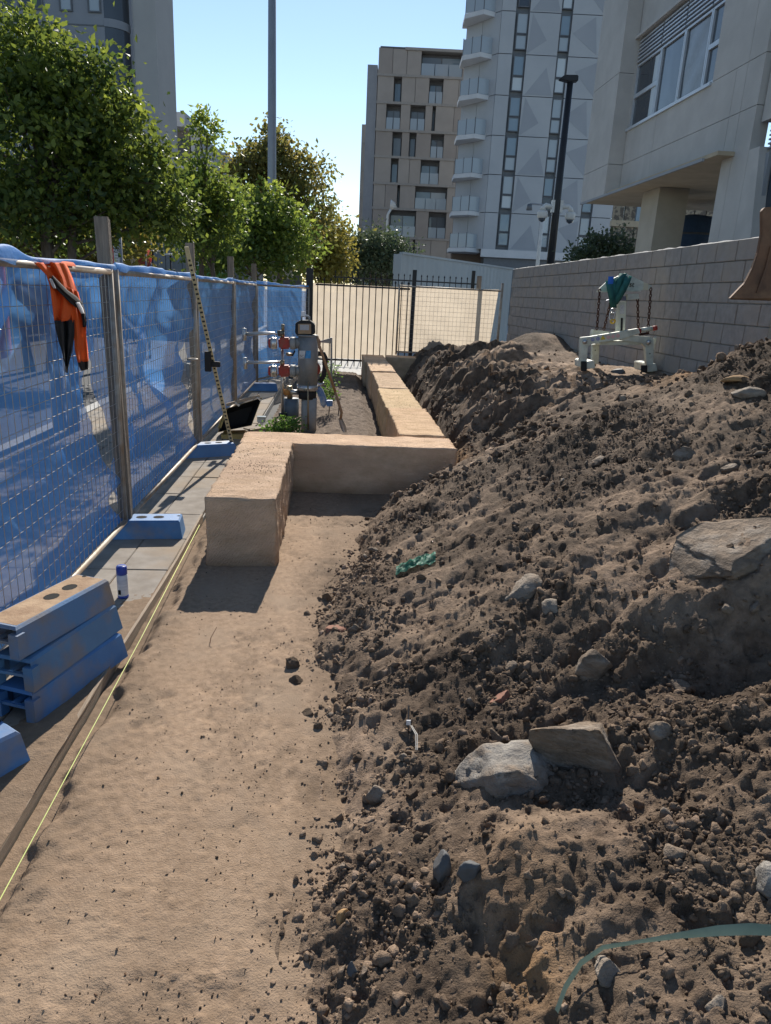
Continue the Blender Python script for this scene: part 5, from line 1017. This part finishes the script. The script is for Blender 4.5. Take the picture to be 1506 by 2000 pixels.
# right-hand part nearer the camera, set back a touch with a grooved joint
yD0 = R(1480, 300)[0]; rbx('wall_panel', m_pc, yD0-.0, yN-.05, 1.2, R(1490, 280)[1]-.1, .12, .4); rbx('wall_panel', m_pc, yD0-6, yN-.05, R(1490, 290)[1]+.55, zT, .12, .4)
rbx('louvre_head', m_grey, yD0-5, yD0-.02, R(1490, 290)[1]-.05, R(1490, 290)[1]+.5, .2, .3)
for k in range(6): rbx('louvre_blade', m_grey, yD0-5, yD0-.04, R(1490, 290)[1]+.02+k*.075, R(1490, 290)[1]+.05+k*.075, .14, .2)
dw = rbx('window', m_grey, yD0-.16, yD0-.02, 1.2, R(1490, 290)[1]-.05, .14, .22); rbx('pane', g_dark, yD0-5, yD0-.16, 1.2, R(1490, 290)[1]-.05, .24, .27, dw)
rbx('core_wall', m_frame, yD0-6, yN-.1, 1.0, zT-.1, .42, 6)
# soffit, beam, column
rbx('soffit', m_soff, yLeg1-.5, yFar-.05, zS-.02, zS+.06, -.36, 9); rbx('drip_edge', m_grey, yLeg1, yFar, zS-.06, zS-.001, -.43, -.38)
rbx('edge_beam', m_pc, yLeg1-.6, yFar-.1, zS-.5, zS-.03, 7.0, 7.3)
cL, cR = R(1226, 420)[0], R(1256, 420)[0]; rbx('column', M('bare_concrete', (.46, .42, .35), (.40, .36, .30), scale=2, rough=.9), cR-.0, cL-.0, 1.0, zS-.025, .35, 1.15)
lg = MB().prism([(XR+.005, yLeg1-.0, zS), (XR+.005, yLeg0-.9, 1.0), (XR+.005, yLeg0-2.4, 1.0), (XR+.005, yLeg1-1.4, zS)], (.28, 0, 0)).build('raking_leg', m_pc, rbld)
rbx('bracket', m_grey, yLeg1+.02, yLeg1+.9, zS+.02, zS+.16, -.12, -.002)
# the long window: frames, panes, louvres
m_alu = M('aluminium', (.55, .58, .62), (.5, .53, .57), rough=.4, metal=.3)
def rwin(y0, y1, z0, z1, glass, mid=False):
    b = MB(); t = .05
    for (a, c, e, g) in ((y0, y0+t, z0, z1), (y1-t, y1, z0, z1), (y0+t, y1-t, z0, z0+t), (y0+t, y1-t, z1-t, z1)): b.box(XR+.05, XR+.13, a, c, e, g)
    if mid: b.box(XR+.05, XR+.13, y0+t, y1-t, (z0+z1)/2-.05, (z0+z1)/2+.05)
    w_ = b.build('window', m_alu, rbld); MB().box(XR+.10, XR+.11, y0+t, y1-t, z0+t, z1-t).build('pane', glass, w_); return w_
mull = [yW0]+[R(x, y)[0] for x, y in ((1280, 160), (1326, 130), (1377, 100))]+[yW1]
for i in range(4):
    w_ = rwin(mull[i+1]+.01, mull[i]-.01, zSi+.03, zHd, g_dark, i in (0, 3))
    if i == 0: MB().box(XR+.085, XR+.095, mull[1]+.16, mull[1]+.42, zSi+.1, zHd-.1).build('curtain_gap', g_blind, w_)
    if i == 2: MB().grid([[(XR+.092+.006*math.sin(v*9+u*7), mull[3]+.08+(mull[2]-mull[3]-.25)*u, zSi+.1+(zHd-zSi-.2)*v) for u in np.linspace(0, 1, 8)] for v in np.linspace(0, 1, 10)]).build('plastic_film', M('film', (.2, .21, .22), (.16, .17, .18), rough=.25), w_, True)
    for k in range(6): MB().box(XR+.02, XR+.10, mull[i+1]+.03, mull[i]-.03, zHd+.05+k*.095, zHd+.085+k*.095).build('louvre_blade', m_alu, rbld)
rbx('louvre_back', m_frame, yW1, yW0, zHd, zLv, .12, .2); rbx('window_hood', m_pc, yW1-.1, yW0+.05, zLv, zLv+.07, -.10, -.002); rbx('sill', m_alu, yW1, yW0, zSi-.05, zSi+.02, -.05, -.002)
# what stands behind, seen under the soffit
FD = Frame(aty(1320, 430, 40), YAW); bd = empty('patterned_building', FD.pt(0, 0), 'building with patterned screens seen under the concrete soffit', 'building'); m_patt = M('patterned_screen', (.30, .25, .18), (.12, .10, .08), scale=5, rough=.8, p=(.47, .53)); u0_, u1_ = FD.uv(1195, 430)[0], FD.uv(1400, 430)[0]
for k in range(9): FD.bx('screen_panel', bd, m_patt if k not in (2, 5) else g_sky, u0_+(u1_-u0_)*k/9+.03, u0_+(u1_-u0_)*(k+1)/9-.03, FD.uv(1320, 440)[1]+.1, FD.uv(1320, 390)[1], -.2, 0); FD.bx('screen_panel', bd, m_patt, u0_+(u1_-u0_)*k/9+.03, u0_+(u1_-u0_)*(k+1)/9-.03, 0, FD.uv(1320, 440)[1]-.2, -.2, 0)
FD.bx('slab_edge', bd, m_soff, u0_, u1_, FD.uv(1320, 440)[1]-.2, FD.uv(1320, 440)[1]+.1, -.3, .1)
tk = aty(1350, 455, 22); r = empty('water_tank', (tk[0], tk[1], 1.2), 'dark blue rounded tank behind the wall under the soffit', 'tank'); MB().tube([(tk[0], tk[1], z) for z in (1.2, 2.9, tk[2]+.2, tk[2]+.42, tk[2]+.5)], [.75, .75, .75, .62, .15], 20).build('body', M('tank_blue', (.05, .10, .20), (.04, .08, .16), rough=.45), r, True); MB().tube([(tk[0], tk[1], tk[2]-.1), (tk[0], tk[1], tk[2]-.04)], .765, 20).build('hoop', m_frame, r, True)
# ---- left dark tower with rounded corner and fin wall
FE = Frame(aty(250, 240, 40), YAW); m_lt = M('blue_grey_cladding', (.25, .265, .295), (.215, .23, .26), scale=.5, rough=.6); m_fin = M('fin_wall', (.40, .39, .375), (.36, .35, .34), scale=.5, rough=.8)
lt_ = empty('dark_tower', FE.pt(-4, 0), 'dark blue grey tower with rounded glass corner behind the big tree', 'building')
uc = FE.uv(246, 150)[0]; r_ = .9; b = MB()
FE.bx('wall', lt_, m_lt, uc-14, uc-r_, 0, 34, -8, 0)
P = [[FE.pt(uc-r_+r_*math.sin(t), z, -r_+r_*math.cos(t)) for t in np.linspace(0, math.pi/2, 12)] for z in (0, 34)]; MB().grid(P).build('rounded_corner', g_dark, lt_, True)
for k in range(12):
    z = 1.5+k*3.0
    P = [[FE.pt(uc-r_+(r_+.04)*math.sin(t), zz, -r_+(r_+.04)*math.cos(t)) for t in np.linspace(0, math.pi/2, 12)] for zz in (z, z+.35)]; MB().grid(P).build('floor_band', m_lt, lt_, True)
    FE.bx('floor_band', lt_, m_frame, uc-14, uc-r_, z, z+.06, 0, .02)
    for x in (120, 175): 
        u0 = FE.uv(x, 60)[0]; window(FE, lt_, u0, u0+.62, z+.55, z+2.3, [g_rail, g_sky][k % 2], .005)
    for j in range(2): u0 = FE.uv(40+j*-60, 60)[0]; window(FE, lt_, u0, u0+1.2, z+.55, z+2.3, g_dark, .005)
FE.bx('drain_pipe', lt_, m_band, uc+.10, uc+.20, 0, 34, -1.1, -1.0)
FE.bx('fin_wall', lt_, m_fin, uc+.30, FE.uv(301, 150)[0], 0, 34, -3.6, -.6)
# ---- white balconied building behind
FG = Frame(aty(340, 230, 62), YAW); bg_ = empty('white_building', FG.pt(0, 0), 'white building with recessed balconies behind the trees on the left', 'building'); ua, ub_, ud = FG.uv(300, 260)[0], FG.uv(362, 260)[0], FG.uv(385, 260)[0]; zt = FG.uv(340, 218)[1]
m_wh = M('white_wall', (.52, .52, .52), (.46, .46, .46), scale=1, rough=.8)
FG.bx('parapet', bg_, m_wh, ua, ub_, zt-1.0, zt, -8, 0); FG.bx('side_wall', bg_, m_wh, ub_+.02, ud, 0, zt-1.3, -12, -1.4)
FG.bx('core_wall', bg_, M('tan_recess', (.24, .20, .18), (.2, .17, .15), rough=.8), ua, ub_-.1, 0, zt-1.0, -8, -1.5)
for k in range(5):
    z = zt-1.0-3.0*(k+1); bl = FG.bx('balcony', bg_, m_wh, ua, ub_, z, z+.28, -2, .05); FG.bx('balustrade_pane', bl, g_dark, ua, ub_-.1, z+.3, z+1.2, -.06, -.03); window(FG, bg_, ua+.3, ua+2.2, z+.3, z+2.5, g_dark, -1.48)
    FG.bx('window_slot', bg_, g_dark, ub_+.35, ub_+.75, z+.8, z+2.0, -1.4, -1.37)
FH_ = Frame(aty(432, 300, 75), YAW); bh = empty('grey_building', FH_.pt(0, 0), 'small grey rooftop of a farther building between two trees', 'building'); FH_.bx('wall', bh, m_grey, FH_.uv(405, 320)[0], FH_.uv(440, 320)[0], 0, FH_.uv(430, 297)[1], -5, 0)
b = MB()
for x in (441, 447): FH_.box(b, FH_.uv(x, 320)[0]-.08, FH_.uv(x, 320)[0]+.08, FH_.uv(430, 350)[1], FH_.uv(430, 300)[1], -.3, -.1)
FH_.box(b, FH_.uv(438, 320)[0], FH_.uv(450, 320)[0], FH_.uv(430, 300)[1], FH_.uv(430, 297)[1], -.4, 0); b.build('roof_frame', m_frame, bh)
# ---- low clad building with signs across the street
FI = Frame(aty(330, 480, 36), YAW); bi = empty('clad_building', FI.pt(0, 0), 'low dark building with vertical metal cladding across the street', 'building'); u0, u1 = FI.uv(225, 480)[0], FI.uv(470, 480)[0]; zt = FI.uv(330, 415)[1]; m_vclad = M('grey_vertical_cladding', (.17, .18, .195), (.14, .15, .165), rough=.6)
FI.bx('wall', bi, m_frame, u0, u1, -.1, zt, -6, -.05); k = 0; u = u0
while u < u1: FI.bx('cladding_board', bi, m_vclad, u+.01, u+.38, -.1, zt, -.05, .02*(k % 2)); u += .39; k += 1
for xx, y0, y1 in ((293, 440, 454), (293, 471, 480), (293, 481, 488)): uu = FI.uv(xx, 470)[0]; window(FI, bi, uu, uu+.36, FI.uv(300, y1)[1], FI.uv(300, y0)[1], g_sky, .06, fr=.04)
FI.bx('shopfront', bi, g_dark, FI.uv(238, 500)[0], FI.uv(280, 500)[0], 0, FI.uv(240, 478)[1], .05, .09)
FI.bx('white_upstand', bi, m_band, FI.uv(385, 510)[0], FI.uv(412, 510)[0], FI.uv(400, 522)[1], FI.uv(400, 500)[1], .06, .2)
gs = empty('green_hoarding', FI.pt(FI.uv(410, 535)[0], 0, .6), 'green hoarding sign with white lettering beyond the fence', 'sign'); a, b2_ = FI.uv(386, 530)[0], FI.uv(452, 535)[0]; hz1, hz0 = FI.uv(415, 521)[1], FI.uv(415, 560)[1]
FI.bx('board', gs, M('green_board', (.05, .20, .04), (.04, .16, .035), rough=.6), a, b2_, hz0, hz1, .5, .6); FI.bx('top_strip', gs, m_band, a, b2_, hz1, hz1+.05, .48, .62)
text_part('lettering', 'BY BILLBERGIA', .26, m_band, gs, FI.pt(*FI.uv(416, 530), .61), FI.R, (0, 0, 1))
# ================================================================ POLES, LAMPS, SIGNS
m_gpole = M('grey_pole', (.30, .31, .33), (.26, .27, .29), scale=3, rough=.5, metal=.3)
pb = aty(531, 560, 24); tp_ = aty(534, -80, 24); pr = empty('tall_grey_pole', (pb[0], 24, -.1), 'tall plain grey pole rising out of the picture left of centre', 'pole')
MB().tube([(pb[0], 24, -.1), (pb[0], 24, 4.5), (pb[0]-.0, 24, tp_[2]+2)], [.155, .135, .10], 16).build('shaft', m_gpole, pr, True); MB().tube([(pb[0], 24, -.1), (pb[0], 24, .05)], .25, 16).build('base_plate', m_gpole, pr, True); MB().tube([(pb[0], 24, 3.05), (pb[0], 24, 3.12)], .148, 16).build('collar', m_gpole, pr, True)
def at_(x, y, Y): return aty(x, y, Y)
YL = 33.0; p0 = at_(1075, 515, YL); p1 = at_(1110, 160, YL); lp_ = empty('light_pole', (p0[0], YL, 1.0), 'black light pole with two white dome cameras behind the block wall', 'light pole')
MB().tube([(p0[0], YL, 1.0), (p0[0], YL, p1[2])], [.19, .13], 14).build('shaft', m_black, lp_, True)
z = p1[2]; MB().prism([(p0[0]-.5, YL-.16, z+.05), (p0[0]-.3, YL-.16, z+.22), (p0[0]+.28, YL-.16, z+.25), (p0[0]+.3, YL-.16, z+.02), (p0[0]-.1, YL-.16, z-.02)], (0, .32, 0)).build('lamp_head', m_black, lp_, bevel=.03)
m_cctv = M('camera_white', (.62, .60, .56), (.54, .52, .49), rough=.4)
for s in (-1, 1):
    zc = at_(1085, 405, YL)[2]; x0 = p0[0]+s*.18
    ar = MB().tube([(x0, YL-.05, zc), (x0+s*.32, YL-.08, zc+.05), (x0+s*.42, YL-.1, zc-.04), (x0+s*.44, YL-.1, zc-.18)], [.09, .10, .10, .13], 10).build('camera_arm', m_cctv, lp_, True)
    MB().box(x0-.06, x0+.06, YL-.14, YL+.05, zc-.22, zc+.28).build('mount_plate', m_cctv, lp_)
    MB().tube([(x0+s*.44, YL-.1, zc-.18), (x0+s*.44, YL-.1, zc-.26), (x0+s*.44, YL-.1, zc-.40), (x0+s*.44, YL-.1, zc-.48)], [.2, .22, .22, .19], 14).build('camera_housing', m_cctv, lp_, True)
    MB().tube([(x0+s*.44, YL-.1, zc-.48), (x0+s*.44, YL-.1, zc-.58), (x0+s*.44, YL-.1, zc-.64)], [.17, .13, .03], 14).build('camera_dome', g_dark, lp_, True)
q0 = at_(1050, 515, 40); q1 = at_(1058, 400, 40); cpole = empty('camera_pole', (q0[0], 40, 1), 'thin pale camera pole left of the black light pole', 'pole'); MB().tube([(q0[0], 40, 1), (q0[0], 40, q1[2])], .10, 10).build('shaft', m_cctv, cpole, True); MB().tube([(q0[0]+.2, 40, q1[2]), (q0[0]-.75, 40, q1[2]+.02)], .04, 8).build('arm', m_gpole, cpole, True); MB().tube([(q0[0]-.75, 40, q1[2]), (q0[0]-.75, 40, q1[2]-.3)], [.12, .16], 10).build('camera', m_frame, cpole, True)
YS = 45.0; s0 = at_(631, 440, YS); pts = [(s0[0], YS, -.1)]+[at_(x, y, YS) for x, y in ((631, 430), (631, 375), (629, 352), (622, 332), (611, 317))]; sp_ = empty('street_lamp', (s0[0], YS, -.1), 'curved arm street lamp against the sky right of the plane tree', 'street lamp'); MB().tube(pts, [.11, .09, .075, .065, .06, .05], 10).build('pole', m_gpole, sp_, True); hd = at_(604, 312, YS); MB().tube([at_(612, 317, YS), hd, at_(586, 309, YS)], [.06, .13, .05], 8).build('lamp_head', m_gpole, sp_, True)
s1 = at_(757, 440, 60); sp2 = empty('street_lamp', (s1[0], 60, -.1), 'small white street lamp in front of the brown block', 'street lamp'); e1 = at_(764, 408, 60); MB().tube([(s1[0], 60, -.1), at_(757, 420, 60), e1], .09, 8).build('pole', m_cctv, sp2, True); MB().tube([e1, at_(770, 398, 60), at_(773, 400, 60)], [.12, .4, .1], 8).build('lamp_head', m_cctv, sp2, True)
# parking sign and round sign across the footpath
YG = 16.0; a, b2_, c = at_(211, 500, YG)[0], at_(223, 500, YG)[0], at_(234, 500, YG)[0]; z0, z1 = at_(222, 518, YG)[2], at_(222, 476, YG)[2]; ps = empty('parking_sign', (c, YG, -.14), 'red and white parking sign on a post beyond the fence', 'sign')
MB().box(a, b2_-.004, YG-.02, YG, z0, z1).build('red_plate', M('sign_red', (.55, .03, .035), (.5, .03, .03), rough=.4), ps); wp = MB().box(b2_, c-.004, YG-.02, YG, z0, z1).build('white_plate', m_band, ps); MB().tube([(c+.02, YG+.03, -.14), (c+.02, YG+.03, z1+.35)], .03, 8).build('post', m_gpole, ps, True)
text_part('lettering', '2P', .12, m_rubber, wp, ((b2_+c)/2, YG-.022, z1-.13), (1, 0, 0), (0, 0, 1)); b = MB()
for k in range(4): b.box(b2_+.02, c-.03, YG-.0215, YG-.0205, z0+.08+k*.055, z0+.098+k*.055)
b.build('small_print', m_pipe2, wp); b = MB()
for k in range(3): b.box(a+.03, b2_-.03, YG-.0215, YG-.0205, z0+.06+k*.12, z0+.09+k*.12)
b.build('small_print', m_band, ps)
YR_ = 21.0; rc = at_(281, 500, YR_); rs = empty('round_sign', (rc[0], YR_, -.14), 'red rimmed round sign turned almost edge on beyond the fence', 'sign'); ax_ = np.array([.93, -.36, 0]); MB().cyl(rc, rc+ax_*.02, .34, 24).build('disc', m_red, rs, True); MB().cyl(rc-ax_*.003, rc, .25, 24).build('white_face', m_band, rs); MB().tube([(rc[0]+.03, YR_+.04, -.14), (rc[0]+.03, YR_+.04, at_(281, 452, YR_)[2])], .035, 8).build('post', m_gpole, rs, True)
for k, (x, y, Y) in enumerate(((252, 478, 26), (298, 491, 29), (333, 499, 31))):
    c0 = at_(x, y, Y); cr = empty('path_lamp', (c0[0], Y, -.14), ('nearest', 'middle', 'farthest')[k]+' small disc topped path lamp beyond the blue fence', 'lamp', 'disc topped path lamps'); MB().tube([(c0[0], Y, -.14), (c0[0], Y, c0[2])], .035, 8).build('post', m_black, cr, True); MB().tube([(c0[0], Y, c0[2]), (c0[0], Y, c0[2]+.04), (c0[0], Y, c0[2]+.07)], [.28, .28, .08], 16).build('disc', m_cctv, cr, True)
hb_ = at_(560, 525, 28); r = empty('street_billboard', (hb_[0], 28, 0), 'dark hoarding with a small pale notice behind the fence end', 'hoarding'); MB().box(at_(550, 530, 28)[0], at_(590, 530, 28)[0], 28, 28.1, -.1, at_(560, 537, 28)[2]).build('board', m_frame, r); MB().box(at_(553, 530, 28)[0], at_(572, 530, 28)[0], 27.95, 27.99, at_(560, 545, 28)[2], at_(560, 521, 28)[2]).build('notice', m_wh, r)
